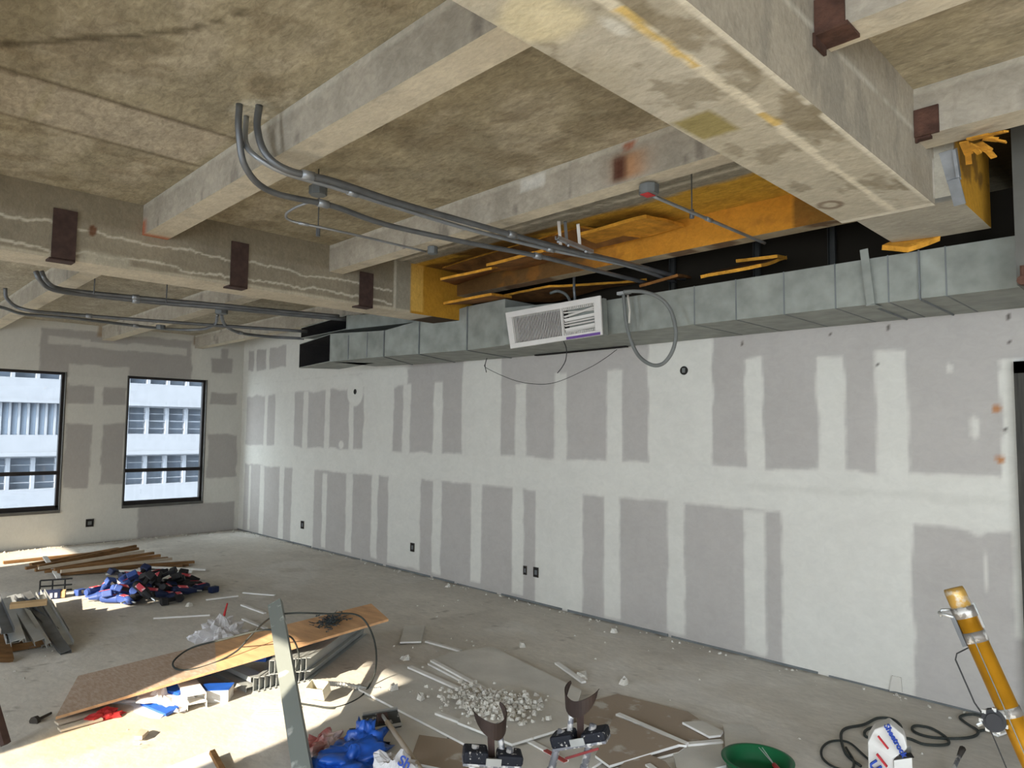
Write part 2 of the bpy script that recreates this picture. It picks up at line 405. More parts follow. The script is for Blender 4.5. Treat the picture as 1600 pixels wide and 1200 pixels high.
long_top.face((0, W, 0), (1, 0, 0), (0, 0, 1), axis(L, .6, .018), axis(0, S, .018), paint_long, hole=lambda a, b: (a > -.70) & (a < .3) & (b < 2.03))
long_top.face((0, W, 0), (1, 0, 0), (0, 0, 1), axis(.6, XR, .2), axis(0, S, .2), paint_long)
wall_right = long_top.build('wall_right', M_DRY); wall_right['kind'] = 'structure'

# ---- window wall (back)
WINS = [(1.31, 2.47, .50, WH), (3.285, 4.45, .505, WH)]
def wp(px, py):
    p = P(px, py, x=L); return p[1], p[2]
def pxrect(a, b, t, q, X, Z, seed, soft=.012, rough=.03):
    y0, z1 = wp(a, (t+q)/2)[0], wp((a+b)/2, t)[1]; y1, z0 = wp(b, (t+q)/2)[0], wp((a+b)/2, q)[1]
    return rectmask(X, Z, y0, y1, z0, z1, soft, rough, seed)
GREYR = [(62, 300, 522, 592), (104, 146, 599, 631), (160, 196, 603, 633), (100, 141, 662, 762), (158, 193, 662, 757), (330, 363, 560, 583),
         (345, 358, 545, 562), (328, 371, 614, 632), (324, 370, 679, 746), (215, 365, 788, 840)]
MUDR = [(75, 142, 527, 539), (198, 292, 540, 552), (108, 200, 571, 604), (128, 200, 535, 545)]
def paint_back(X, Y, Z):
    C = np.ones(X.shape+(3,))*MUD*(.93+.1*fbm(Y, Z, 1.4, 8)[..., None])
    for k, (a, b, t, q) in enumerate(GREYR): C = mixc(C, GREY*.98, pxrect(a, b, t, q, Y, Z, 50+k*3))
    for k, (a, b, t, q) in enumerate(MUDR): C = mixc(C, MUD*.95, .9*pxrect(a, b, t, q, Y, Z, 90+k*3))
    C = mixc(C, (.30, .20, .10), .7*rectmask(Y, Z, 2.84, 2.95, 3.0, S, .02, .03, 5)+0*X)
    C = mixc(C, (.26, .18, .10), .7*rectmask(Y, Z, 4.22, 4.34, 3.0, S, .02, .03, 6)+0*X)
    C = mixc(C, (.33, .30, .26), .5*(1-ss(Z, .0, .04)))
    return C
def hole_back(a, b):
    h = np.zeros(a.shape, bool)
    for y0, y1, z0, z1 in WINS: h |= (a > y0) & (a < y1) & (b > z0) & (b < z1)
    return h
def snapped(a, b, step, marks):
    """grid lines that include the given marks"""
    pts = sorted(set([a, b]+[q for q in marks if a < q < b])); out = []
    for p, q in zip(pts[:-1], pts[1:]): out += list(axis(p, q, step)[:-1])
    return np.array(out+[b])
g = Grid()
g.face((L, 0, 0), (0, 1, 0), (0, 0, 1), snapped(.6, W, .02, [1.31, 2.47, 3.285, 4.45]), snapped(0, S, .02, [.5, .505, WH]), paint_back, hole=hole_back)
g.face((L, 0, 0), (0, 1, 0), (0, 0, 1), axis(YB, .6, .1), axis(0, S, .1), paint_back)
for y0, y1, z0, z1 in WINS:      # reveals of the openings
    fn = lambda X, Y, Z: np.ones(X.shape+(3,))*MUD*.95
    D = .16
    g.face((L-D, 0, z0), (1, 0, 0), (0, 1, 0), axis(0, D, .04), axis(y0, y1, .1), fn)
    g.face((L-D, 0, z1), (1, 0, 0), (0, 1, 0), axis(0, D, .04), axis(y0, y1, .1), fn)
    g.face((L-D, y0, 0), (1, 0, 0), (0, 0, 1), axis(0, D, .04), axis(z0, z1, .1), fn)
    g.face((L-D, y1, 0), (1, 0, 0), (0, 0, 1), axis(0, D, .04), axis(z0, z1, .1), fn)
wall_back = g.build('wall_back', M_DRY); wall_back['kind'] = 'structure'
# solid masonry behind the plasterboard, so no light leaks round it
def wall_box(name, boxes, mt):
    mb = MB()
    for a, b in boxes: mb.box(a, b)
    o = mb.build(name, mt); o['kind'] = 'structure'; return o
M_OUT = mat('outer_wall', (.55, .53, .49), rough=.9)

# ---- floor
STAIN = P(150, 1150, z=0); ST2 = P(180, 1125, z=0)
def paint_floor(X, Y, Z):
    a = fbm(X, Y, .9, 1, 6); b = fbm(X*.6, Y, 2.3, 4, 5); c = fbm(X, Y, 9, 6, 4)
    C = np.ones(X.shape+(3,))*np.array((.56, .52, .455))
    C = C*(.86+.28*a[..., None])
    C = mixc(C, (.66, .63, .58), .55*ss(b, .52, .66))
    C = mixc(C, (.42, .38, .325), .4*ss(fbm(X, Y, 1.7, 31, 6), .60, .75))
    C = mixc(C, (.30, .27, .23), .7*ss(c, .76, .80)*ss(a, .45, .55))
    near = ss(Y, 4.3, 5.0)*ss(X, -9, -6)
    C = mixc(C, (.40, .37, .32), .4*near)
    C = mixc(C, (.60, .42, .20), .5*(1-ss(np.hypot((X-STAIN[0])/.30, (Y-STAIN[1])/.55)+.9*(fbm(X, Y, 5, 44)-.5), .5, 1.1)))
    # dark trodden line in the screed
    p = [P(x, y, z=0) for x, y in ((1060, 990), (1180, 1040), (1300, 1100), (1460, 1150))]
    C = mixc(C, (.52, .49, .43), .5*linemask(X, Y, [(q[0], q[1]) for q in p], .02, .04, 8))
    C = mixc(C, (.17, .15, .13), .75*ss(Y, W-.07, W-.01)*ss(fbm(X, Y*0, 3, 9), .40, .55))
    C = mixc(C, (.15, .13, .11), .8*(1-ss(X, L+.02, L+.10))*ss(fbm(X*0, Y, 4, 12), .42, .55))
    return C
g = Grid()
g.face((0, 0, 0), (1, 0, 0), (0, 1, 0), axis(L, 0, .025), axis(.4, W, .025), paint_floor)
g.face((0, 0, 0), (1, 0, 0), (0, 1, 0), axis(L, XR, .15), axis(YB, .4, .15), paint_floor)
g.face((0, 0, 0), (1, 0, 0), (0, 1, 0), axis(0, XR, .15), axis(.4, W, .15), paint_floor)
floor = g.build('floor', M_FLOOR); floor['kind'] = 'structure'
wall_box('trim_1', [((L-.3, YB-.3, -.3), (XR+.3, W+.3, -.01)), ((L-.3, YB-.3, S+.02), (XR+.3, W+.3, S+.3))], M_OUT)   # slab bodies above and below

# ---- ceiling slab
SLAB = np.array((.325, .28, .19))
def paint_slab(X, Y, Z):
    a = fbm(X, Y, 1.6, 21, 6); b = fbm(X+Y*.6, Y*2.2, 2.2, 24, 6)
    C = np.ones(X.shape+(3,))*SLAB*(.72+.56*a[..., None])
    C = mixc(C, (.42, .365, .27), .6*ss(b, .48, .66))
    C = mixc(C, (.20, .16, .10), .55*ss(fbm(X, Y, 4.5, 26, 5), .56, .68))
    # pale patch boards left of the conduits
    def pr(c, seed):
        q = [P(x, y, z=S) for x, y in c]
        return rectmask(X, Y, min(v[0] for v in q), max(v[0] for v in q), min(v[1] for v in q), max(v[1] for v in q), .01, .02, seed)
    for c, sd in ((((60, 128), (125, 205)), 1),):
        pass
    xa, xb = P(350, 215, z=S)[0], P(290, 258, z=S)[0]
    C = mixc(C, (.40, .345, .26), .8*rectmask(X, Y, -4.05, -3.55, -1.5, .62, .01, .02, 71))
    C = mixc(C, (.40, .345, .26), .8*rectmask(X, Y, -4.02, -3.52, .66, 1.44, .01, .02, 73))
    C = mixc(C, (.10, .075, .045), .8*linemask(Y, X, [(-1, -3.53), (.64, -3.53), (1.45, -3.50)], .025, .02, 74))
    C = mixc(C, (.10, .075, .045), .6*linemask(Y, X, [(-1, -4.05), (1.45, -4.04)], .012, .008, 75))
    pts = [P(x, y, z=S) for x, y in ((0, 68), (100, 62), (200, 55), (300, 45), (375, 18))]
    C = mixc(C, (.09, .07, .04), .75*linemask(Y, X, [(q[1], q[0]) for q in pts], .035, .03, 76))
    q = P(395, 175, z=S); C = mixc(C, (.60, .55, .43), .9*(1-ss(np.hypot((X-q[0])/.16, (Y-q[1])/.10)+.5*(fbm(X, Y, 12, 3)-.5), .6, 1)))
    # cement coloured band and yellow mastic beyond the second joist
    inb = ss(X, G1-.1, G1)*(1-ss(X, -1.1, -1.0))
    C = mixc(C, (.27, .255, .21), .9*inb*ss(Y, 3.12, 3.14))
    C = mixc(C, (.56, .52, .43), .9*inb*linemask(X, Y, [(-5.1, 3.58), (-1.2, 3.62)], .020, .014, 78))
    yel = inb*ss(Y+.03*(fbm(X, Y*0, 5, 3)-.5), 3.74, 3.76)
    C = mixc(C, np.array((.52, .30, .04)), yel)
    C = mixc(C, (.10, .045, .012), yel*.85*ss(fbm(X*.8, Y*2, 2.1, 91), .40, .52)*ss(-X, 3.0, 3.5))  # darkness of the cavity behind the boards, painted brown into the slab
    C = mixc(C, (.03, .022, .012), ss(Y, 4.38, 4.4)*inb)  # shade beyond the third joist painted in near black
    rb = ss(X, -.9, -.8)*ss(Y, 3.46, 3.5)
    C = mixc(C, (.045, .03, .012), rb)  # dark void right of the big girder, put into the slab colour
    # pale zone near the far wall
    C = mixc(C, (.36, .33, .27), .5*(1-ss(X, -9, -5.4)))
    return C
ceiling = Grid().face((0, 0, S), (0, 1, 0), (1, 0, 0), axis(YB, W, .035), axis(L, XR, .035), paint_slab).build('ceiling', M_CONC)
ceiling['kind'] = 'structure'

CREAM = np.array((.52, .46, .35)); BGREY = np.array((.36, .318, .255)); YEL = np.array((.60, .30, .03))
def beam(name, x0, x1, y0, y1, z0, fn, step=.03, z1=S, zs=.02):
    g = Grid(); ax = axis(x0, x1, step); ay = axis(y0, y1, step); az = axis(z0, z1, zs)
    g.face((0, 0, z0), (0, 1, 0), (1, 0, 0), ay, ax, lambda X, Y, Z: fn(X, Y, Z, 'b'))
    g.face((0, y0, 0), (1, 0, 0), (0, 0, 1), ax, az, lambda X, Y, Z: fn(X, Y, Z, 'n'))
    g.face((0, y1, 0), (0, 0, 1), (1, 0, 0), az, ax, lambda X, Y, Z: fn(X, Y, Z, 'f'))
    g.face((x0, 0, 0), (0, 0, 1), (0, 1, 0), az, ay, lambda X, Y, Z: fn(X, Y, Z, 'l'))
    g.face((x1, 0, 0), (0, 1, 0), (0, 0, 1), ay, az, lambda X, Y, Z: fn(X, Y, Z, 'r'))
    return g.build(name, M_BEAM, ceiling)
def paint_g1(X, Y, Z, s):
    if s == 'b':
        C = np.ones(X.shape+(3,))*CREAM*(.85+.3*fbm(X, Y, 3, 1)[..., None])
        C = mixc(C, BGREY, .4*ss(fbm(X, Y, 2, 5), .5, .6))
        return mixc(C, (.05, .03, .015), ss(Y, 3.92, 3.97))  # soffit end painted dark for the shade over the duct
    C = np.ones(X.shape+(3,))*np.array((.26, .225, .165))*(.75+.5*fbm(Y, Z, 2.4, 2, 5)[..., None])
    if s != 'r': return C
    C = mixc(C, (.20, .165, .11), .6*ss(Z, 2.95, 3.0))
    C = mixc(C, (.55, .50, .40), .9*linemask(Y, Z, [(.3, 2.95), (1.0, 2.94), (1.6, 2.915), (2.2, 2.91), (2.9, 2.90), (3.5, 2.90)], .0095, .035, 3))
    C = mixc(C, (.55, .50, .40), .9*linemask(Y, Z, [(.3, 2.80), (.9, 2.765), (1.5, 2.78), (2.2, 2.77), (2.9, 2.785), (3.5, 2.77)], .010, .035, 7))
    C = mixc(C, CREAM, .8*(1-ss(Z+.02*(fbm(Y, Z*0, 4, 9)-.5), 2.735, 2.75)))
    C = mixc(C, (.44, .40, .31), .8*rectmask(Y, Z, 1.12, 1.42, 2.72, 2.80, .02, .03, 12))
    C = mixc(C, (.13, .05, .02), .9*(1-ss(np.hypot((Y-1.18)/.028, (Z-2.935)/.045)+.3*(fbm(Y, Z, 30, 5)-.5), .6, 1)))
    C = mixc(C, (.50, .46, .37), .9*(rectmask(Y, Z, 3.515, 3.54, 2.74, S, .004, .006, 14)))
    C = mixc(C, (.31, .285, .225), .7*rectmask(Y, Z, 3.54, 3.72, 2.74, S, .004, .006, 15))
    y = ss(Y, 3.69, 3.71); C = mixc(C, YEL*(.7), y)
    C = mixc(C, (.75, .48, .12), y*rectmask(Y, Z, 3.70, 3.84, 2.74, S, .006, .012, 17)*.6)
    C = mixc(C, (.03, .02, .01), ss(Y, 4.40, 4.46))  # face fades into painted darkness towards the long wall
    return C
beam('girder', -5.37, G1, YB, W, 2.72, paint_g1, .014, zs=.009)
def paint_j(kind):
    def fn(X, Y, Z, s):
        if kind == 3:
            if s == 'b': return mixc(np.ones(X.shape+(3,))*np.array((.42, .35, .24))*(.8+.4*fbm(X, Y, 4, 3)[..., None]), (.12, .06, .03), .8*ss(fbm(X, Y, 3, 31), .6, .66))
            C = np.ones(X.shape+(3,))*np.array((.54, .235, .026))*(.72+.55*fbm(X, Z, 2.2, 4, 5)[..., None])
            C = mixc(C, (.16, .085, .02), .85*rectmask(X, Z, -1.8, -1.0, 2.9, S, .01, .02, 4))
            C = mixc(C, (.10, .055, .022), .9*(1-ss(X+.1*fbm(X, Z, 4, 8), -3.45, -3.2)))  # left part painted dark brown to stand for the unlit cavity
            return mixc(C, (.30, .12, .02), .5*ss(fbm(X, Z, 5, 9), .58, .66))
        if s == 'b':
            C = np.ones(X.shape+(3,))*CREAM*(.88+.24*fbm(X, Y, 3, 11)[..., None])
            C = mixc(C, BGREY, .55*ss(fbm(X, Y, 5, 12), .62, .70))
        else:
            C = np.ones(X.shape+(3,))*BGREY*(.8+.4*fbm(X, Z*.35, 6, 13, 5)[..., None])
            C = mixc(C, (.48, .44, .36), .8*ss(Z+.04*(fbm(X, Z*0, 9, 15)-.5), 3.135, 3.15))
            C = mixc(C, (.16, .14, .12), .6*ss(fbm(X*2.5, Z*.5, 6, 17, 4), .68, .74))
        if kind == 1:
            C = mixc(C, (.42, .10, .03), .8*(1-ss(X, -5.02, -4.93))*(1-ss(Z, 3.04, 3.08)))
        if kind == 2:
            q = P(978, 268, y=2.88); st = np.hypot((X-q[0])/.085, (Z-q[2])/.12)
            if s == 'n':
                gz = ss(Z, 2.955, 2.99)*(1-ss(Z, 3.08, 3.13)); nz_ = .04*(fbm(X, Z*.3, 20, 5)-.5)
                C = mixc(C, (.42, .19, .07), .75*np.exp(-((X-q[0]-.02+nz_)/.10)**2)*gz)
                C = mixc(C, (.07, .022, .012), .95*np.exp(-((X-q[0]+.045+nz_)/.046)**4)*gz)
                C = mixc(C, (.38, .13, .07), .9*(1-ss(np.hypot((X-q[0]-.02)/.05, (Z-3.145)/.02), .6, 1.1)))
                C = mixc(C, MUD, .8*rectmask(X, Z, -2.86, -2.66, 3.09, 3.16, .008, .015, 8))
        return C
    return fn
J1 = (1.475, 1.635); J2 = (2.88, 3.01); J3 = (4.24, 4.37)
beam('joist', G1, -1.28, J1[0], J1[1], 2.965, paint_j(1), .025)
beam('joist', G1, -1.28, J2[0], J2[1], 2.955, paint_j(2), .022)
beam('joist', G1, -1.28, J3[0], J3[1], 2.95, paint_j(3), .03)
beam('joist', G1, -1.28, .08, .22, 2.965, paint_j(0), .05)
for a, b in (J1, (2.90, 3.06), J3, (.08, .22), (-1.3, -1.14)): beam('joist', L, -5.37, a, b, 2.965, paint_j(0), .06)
# big girder overhead
def paint_g2(X, Y, Z, s):
    if s == 'b':
        C = np.ones(X.shape+(3,))*np.array((.44, .395, .305))*(.86+.26*fbm(X, Y, 2.5, 41, 5)[..., None])
        C = mixc(C, (.50, .46, .38), .5*ss(fbm(X, Y*.6, 2, 43), .52, .62))
        C = mixc(C, (.22, .18, .115), .7*ss(fbm(X, Y*.5, 7, 45, 5), .56, .64)*ss(X, -1.02, -1.0))
        C = mixc(C, (.20, .165, .105), .5*ss(fbm(X*1.5, Y*.8, 6, 47, 5), .66, .72))
        C = mixc(C, (.66, .60, .47), .95*linemask(Y, X, [(0, -1.01), (1.3, -1.012), (3.56, -1.03)], .021, .018, 51))
        C = mixc(C, (.62, .42, .10), .8*linemask(Y, X, [(1.35, -1.012), (1.75, -1.015)], .015, .01, 52))
        C = mixc(C, (.62, .42, .10), .8*linemask(Y, X, [(2.15, -1.018), (2.28, -1.018)], .018, .01, 53))
        C = mixc(C, (.66, .61, .50), .95*ss(X+.02*(fbm(Y, X*0, 14, 55)-.5), -.893, -.882)*ss(fbm(Y, X*0, 5, 54), .3, .4))
        C = mixc(C, (.66, .58, .38), .8*(1-ss(np.hypot((X+1.18)/.12, (Y-1.25)/.14)+.8*(fbm(X, Y, 9, 4)-.5), .5, 1)))
        q = P(1103, 199, z=2.72); C = mixc(C, (.27, .22, .075), .9*(1-ss(np.maximum(np.abs(X-q[0])/.075, np.abs(Y-q[1])/.11)+.3*(fbm(X, Y, 10, 4)-.5), .75, 1.1)))
        q = P(1297, 322, z=2.72); d = np.abs(np.hypot((X-q[0])/.07, (Y-q[1])/.09)-.6); C = mixc(C, (.17, .12, .08), .8*(1-ss(d, .12, .25)))
        C = mixc(C, (.70, .68, .60), .8*(1-ss(np.hypot((X+1.06)/.03, (Y-1.42)/.07)+.5*(fbm(X, Y, 18, 4)-.5), .5, 1)))
        C = mixc(C, (.66, .61, .50), .9*ss(Y, 3.53, 3.55))
        return C
    C = np.ones(X.shape+(3,))*np.array((.36, .315, .245))*(.84+.32*fbm(Y, Z, 2.5, 61, 5)[..., None])
    if s == 'r':
        C = mixc(C, (.22, .20, .165), .45*ss(fbm(Y*2, Z, 3, 62), .56, .64))
        C = mixc(C, (.52, .48, .40), .8*linemask(Y, Z, [(.5, 2.985), (3.4, 2.985)], .008, .006, 63))
        C = mixc(C, (.70, .67, .60), .8*rectmask(Y, Z, 3.56, 3.58, 2.75, 2.93, .006, .02, 64))
    if s in 'rl': C = mixc(C, YEL*.8, ss(Y+.03*(fbm(Z, Y*0, 7, 3)-.5), 3.70, 3.72))
    return C
beam('girder', -1.28, -.87, YB, 3.585, 2.725, paint_g2, .013)
def paint_g2b(X, Y, Z, s):
    C = np.ones(X.shape+(3,))*np.array((.38, .35, .285))*(.8+.4*fbm(X, Y, 4, 66, 5)[..., None])
    if s == 'b': C = mixc(C, (.20, .21, .21), .85*(1-ss(Y+.08*(fbm(X, Y*0, 6, 3)-.5), 3.64, 3.67)))
    if s == 'r': C = mixc(C, YEL*.85*np.ones(3), ss(Y, 3.6, 3.62)); C = mixc(C, (.10, .05, .015), .7*ss(fbm(Y, Z, 4, 7), .56, .62)*ss(Y, 3.6, 3.62))
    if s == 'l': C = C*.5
    return C
beam('girder_stub', -1.25, -.79, 3.585, 4.30, 2.755, paint_g2b, .03)
# joists right of the big girder
JA = (2.24, 2.37); JB = (3.30, 3.47)
beam('joist', -.87, XR, JA[0], JA[1], 2.965, paint_j(0), .04)
beam('joist', -.87, XR, 3.30, 3.47, 2.955, paint_j(0), .04)
beam('joist', -.87, XR, .9, 1.05, 2.965, paint_j(0), .08)

# ---- outer walls round the room, with the sunny window openings
T = .2
bx = [((L-T, YB-T, -.01), (L-.0, .0, S+.02))]
# back wall masonry with its two openings
ys = [YB-T]+[v for w_ in WINS for v in (w_[0], w_[1])]+[W+T]
back = []
for i in range(0, len(ys), 2): back.append(((L-T, ys[i], -.01), (L-.012, ys[i+1], S+.02)))
for w_ in WINS: back += [((L-T, w_[0], -.01), (L-.012, w_[1], w_[2]-.005)), ((L-T, w_[0], w_[3]+.005), (L-.012, w_[1], S+.02))]
wall_box('wall_outer_back', back, M_OUT).name = 'trim_2'
left = []; e = L-T
for cx, w_, hd in LEFT_WINDOWS:
    left.append(((e, YB-T, -.01), (cx-w_/2, YB, S+.02)))
    left += [((cx-w_/2, YB-T, -.01), (cx+w_/2, YB, .5)), ((cx-w_/2, YB-T, hd), (cx+w_/2, YB, S+.02))]
    e = cx+w_/2
left.append(((e, YB-T, -.01), (XR+T, YB, S+.02)))
wall_box('wall_left', left, mat('pale_plaster_wall', tuple(MUD*.9), rough=.9, var=.08, scale=1.2))
FW = [(-2.1, -.3), (.1, 1.9)]  # unseen front wall openings, added for more sky fill
fr = []; e = YB
for a, b in FW:
    fr += [((XR, e, -.01), (XR+T, a, S+.02)), ((XR, a, -.01), (XR+T, b, .5)), ((XR, a, WH+.2), (XR+T, b, S+.02))]; e = b
fr.append(((XR, e, -.01), (XR+T, W+T, S+.02)))
wall_box('wall_front', fr, mat('front_wall_plaster', tuple(MUD*.85), rough=.9, var=.08, scale=1.2))
wall_box('trim_3', [((L-T, W+.012+.0, -.01), (-.72, W+T, S+.02)), ((-.72, W+.012, 2.05), (.32, W+T, S+.02)), ((.32, W+.012, -.01), (XR+T, W+T, S+.02)), ((-.72, W+T-.02, -.01), (.32, W+T, 2.05))], M_OUT)
for i, (cx, w_, hd) in enumerate(LEFT_WINDOWS):
    mb = MB(); y0 = YB-.13; y1 = YB-.07; a, b = cx-w_/2, cx+w_/2; t = .03
    mb.box((a, y0, .5), (a+t, y1, hd)).box((b-t, y0, .5), (b, y1, hd)).box((a+t, y0, .5), (b-t, y1, .5+t)).box((a+t, y0, hd-t), (b-t, y1, hd)).box((a+t, y0, 1.0), (b-t, y1, 1.03))
    o = mb.build('window_%d' % (i+3), M_FRAME); o['kind'] = 'structure'
for i, (y0, y1, z0, z1) in enumerate(WINS):
    xa, xb = L-.10, L-.035; t = .038
    mb = MB()
    mb.box((xa, y0, z0+t), (xb, y0+t*.8, z1-t)).box((xa, y1-t*1.1, z0+t), (xb, y1, z1-t)).box((xa, y0, z1-t), (xb, y1, z1)).box((xa, y0, z0), (xb, y1, z0+t*1.7))
    w_ = mb.build('window_%d' % (i+1), M_FRAME); w_['kind'] = 'structure'; lo = w_.location.copy()
    MB().box((xa+.005, y0+t*.8, 1.0-.0), (xb-.005, y1-t*1.1, 1.0+.052)).build('mullion', M_FRAME, w_)
    MB().box((L-.07, y0+.02, z0+.03), (L-.066, y1-.02, z1-.02)).build('pane', M_GLASS, w_)
    b = MB()   # corner bead round the opening
    b.box((L-.03, y0-.012, z0), (L+.006, y0+.004, z1)).box((L-.03, y1-.004, z0), (L+.006, y1+.012, z1))
    b.build('corner_bead', M_FRAMEL, w_)
    MB().box((L-.035, y0-.01, z0-.035), (L+.022, y1+.01, z0+.004)).build('sill', M_FRAMEL, w_)

# light portals help the renderer find the daylight that comes through the openings
def portal(cx, cy, cz, sx, sz, rot):
    a = bpy.data.lights.new('window_daylight', 'AREA'); a.shape = 'RECTANGLE'; a.size = sx; a.size_y = sz; a.cycles.is_portal = True
    o = bpy.data.objects.new('window_daylight', a); COL.objects.link(o); o.location = (cx, cy, cz); o.rotation_euler = rot
for cx, w_, hd in LEFT_WINDOWS: portal(cx, YB-.19, (hd+.5)/2, w_, hd-.5, (math.radians(90), 0, 0))
for a, b in FW: portal(XR+.19, (a+b)/2, (WH+.7)/2, b-a, WH-.3, (math.radians(90), 0, math.radians(90)))
for y0, y1, z0, z1 in WINS: portal(L-.19, (y0+y1)/2, (z0+z1)/2, y1-y0, z1-z0, (math.radians(90), 0, math.radians(-90)))

# metal track showing under the long wall, and the door at the right edge
mb = MB(); rnd = random.Random(3); x = L
while x < -.75:
    ln = rnd.uniform(.3, 1.4); mb.box((x, W-.006, 0), (min(x+ln, -.75), W+.002, rnd.uniform(.010, .022))); x += ln+rnd.uniform(.0, .08)
o = mb.build('baseboard_right', M_GALVD); o['kind'] = 'structure'
mb = MB()
mb.box((-.835, W-.05, 0), (-.70, W+.02, 2.11)).box((-.835, W-.05, 2.04), (.40, W+.02, 2.11)).box((.30, W-.05, 0), (.40, W+.02, 2.04))
dr = mb.build('door_1', mat('dark_steel_jamb', (.035, .032, .025), rough=.5, metal=.3, var=.5, scale=8, stretch=(8, 8, .5))); dr['kind'] = 'structure'
MB().box((-.69, W+.02, .01), (.30, W+.06, 2.03)).build('door_leaf', mat('dark_door_leaf', (.05, .048, .045), rough=.6), dr)
MB().box((-.78, W-.058, .0), (-.765, W-.049, 2.09)).build('jamb_stop', M_STEEL, dr)

# ------------------------------------------------------------------ building across the street
FX = -46.0
def fz(px, py): return P(px, py, x=FX)[2]
def fy(px, py): return P(px, py, x=FX)[1]
bld = thing('apartment_building', 'sunlit white building seen through the two windows across the street', 'building', (FX, 14, -14))
ya, yb = -12, 36
rows = [(636, 680), (710, 757), (562, 603)]     # glazed bands, tops and bottoms at pixel column 260
bands = sorted([(fz(260, b), fz(260, t)) for t, b in rows])
bands = [(bands[0][0]-7.1, bands[0][1]-7.1), (bands[0][0]-3.55, bands[0][1]-3.55)]+bands+[(bands[2][0]+3.3, bands[2][1]+3.3)]
mb = MB(); z = -14
for k, (z0, z1) in enumerate(bands):
    mb.box((FX-1.5, ya, z), (FX, yb, z0)); z = z1
mb.box((FX-1.5, ya, z), (FX, yb, z+2.5))
mb.build('wall', M_FACADE, bld)
mb = MB()
for z0, z1 in bands: mb.box((FX-1.4, ya, z0), (FX-.9, yb, z1))
mb.build('glazing', M_FACWIN, bld)
mb = MB()
for z0, z1 in bands: mb.box((FX, ya, z1+.02), (FX+.28, yb, z1+.22))
mb.build('ledge', M_FACADE, bld)
p0 = fy(206, 650); wpane = fy(230, 650)-fy(199, 650)
wpane = abs(fy(262, 650)-fy(231, 650))
base = fy(231, 650)
fluted = (fy(0, 650)-8, fy(97, 650)+.5)
nwin = 0
for z0, z1 in bands[1:]:
    k = int((ya-base)/wpane)
    main = abs(z1-fz(260, 636)) < .3
    while base+k*wpane < yb-1:
        y0 = base+k*wpane; k += 1
        if y0 < fy(-30, 650) or y0 > fy(345, 650): continue
        if main and y0 < fluted[1]: continue
        f = MB(); x1 = FX-.05; h = z1-z0
        f.box((FX-.5, y0-.09, z0), (x1, y0+.09, z1)).box((FX-.5, y0+.09, z1-.07), (x1, y0+wpane-.09, z1)).box((FX-.5, y0+.09, z0), (x1, y0+wpane-.09, z0+.08))
        for q in (.22, .48, .74): f.box((FX-.45, y0+.09, z0+h*q), (x1-.1, y0+wpane-.09, z0+h*q+(.06 if q == .48 else .03)))
        f.build('window_frame', M_FACADE, bld); nwin += 1
mb = MB(); zz = [b for b in bands if abs(b[1]-fz(260, 636)) < .3][0]
mb.box((FX-.5, fluted[0], zz[0]), (FX-.3, fluted[1], zz[1])); yy = fluted[0]
mb.build('infill_panel', M_FACBLIND, bld)
mb = MB()
while yy < fluted[1]: mb.box((FX-.3, yy, zz[0]), (FX-.05, yy+.10, zz[1])); yy += .42
mb.build('panel_fins', M_FACADE, bld)

# ================================================================== things under the ceiling
def centre(pts):
    a = np.array([tuple(p) for p in pts]); return (float(a[:, 0].mean()), float(a[:, 1].mean()), float(a[:, 2].min()))
# steel brackets on the far girder
for px0, px1, ytop, ybot, lab in ((81, 119, 328, 410, 'dark brown steel plate on the concrete girder, leftmost of three'),
                                  (360, 387, 379, 450, 'dark brown steel plate on the girder, middle one of three'),
                                  (561, 582, 426, 486, 'dark brown steel plate on the girder, nearest the yellow insulation')):
    a = P(px0, (ytop+ybot)/2, x=G1); b = P(px1, (ytop+ybot)/2, x=G1)
    y0, y1 = a.y, b.y; zt = P((px0+px1)/2, ytop, x=G1).z
    mb = MB(); mb.box((G1, y0, 2.715), (G1+.012, y1, zt)); 
    mb.prism([(G1-.09, y0-.01, 2.719), (G1+.012, y0-.01, 2.719), (G1+.012, y1, 2.719), (G1-.09, y1, 2.719)], (0, 0, -.012))
    o = mb.build('steel_bracket', M_RUSTB); tag(o, lab, 'bracket', 'steel brackets on the far girder')
# rusty seats where joists once met the near girder
for (px, py, w_, h_, lab) in ((1309, 62, .11, .13, 'rusted steel seat under the joist at the top of the photo'), (1457, 206, .10, .13, 'rusted steel seat under the joist beside the yellow insulation')):
    p = P(px, py, x=-.86)
    yy = p.y; t = thing('joist_seat', lab, 'bracket', (-.87, yy, 2.96), 'rusted joist seats')
    jn = JA[0] if px < 1400 else JB[0]; zb = 2.965 if px < 1400 else 2.955
    MB().box((-.868, jn-.014, zb-.005), (-.775, jn-.002, zb+.115)).build('back_plate', M_RUST, t)
    sx = .0 if px < 1400 else .05
    MB().box((-.868, jn-.03+sx*.5, zb-.014), (-.76-sx, jn+.08-sx, zb-.002)).box((-.868, jn-.03+sx*.5, zb-.045+sx*.4), (-.858, jn+.06-sx, zb-.014)).build('shelf_plate', M_RUST, t)

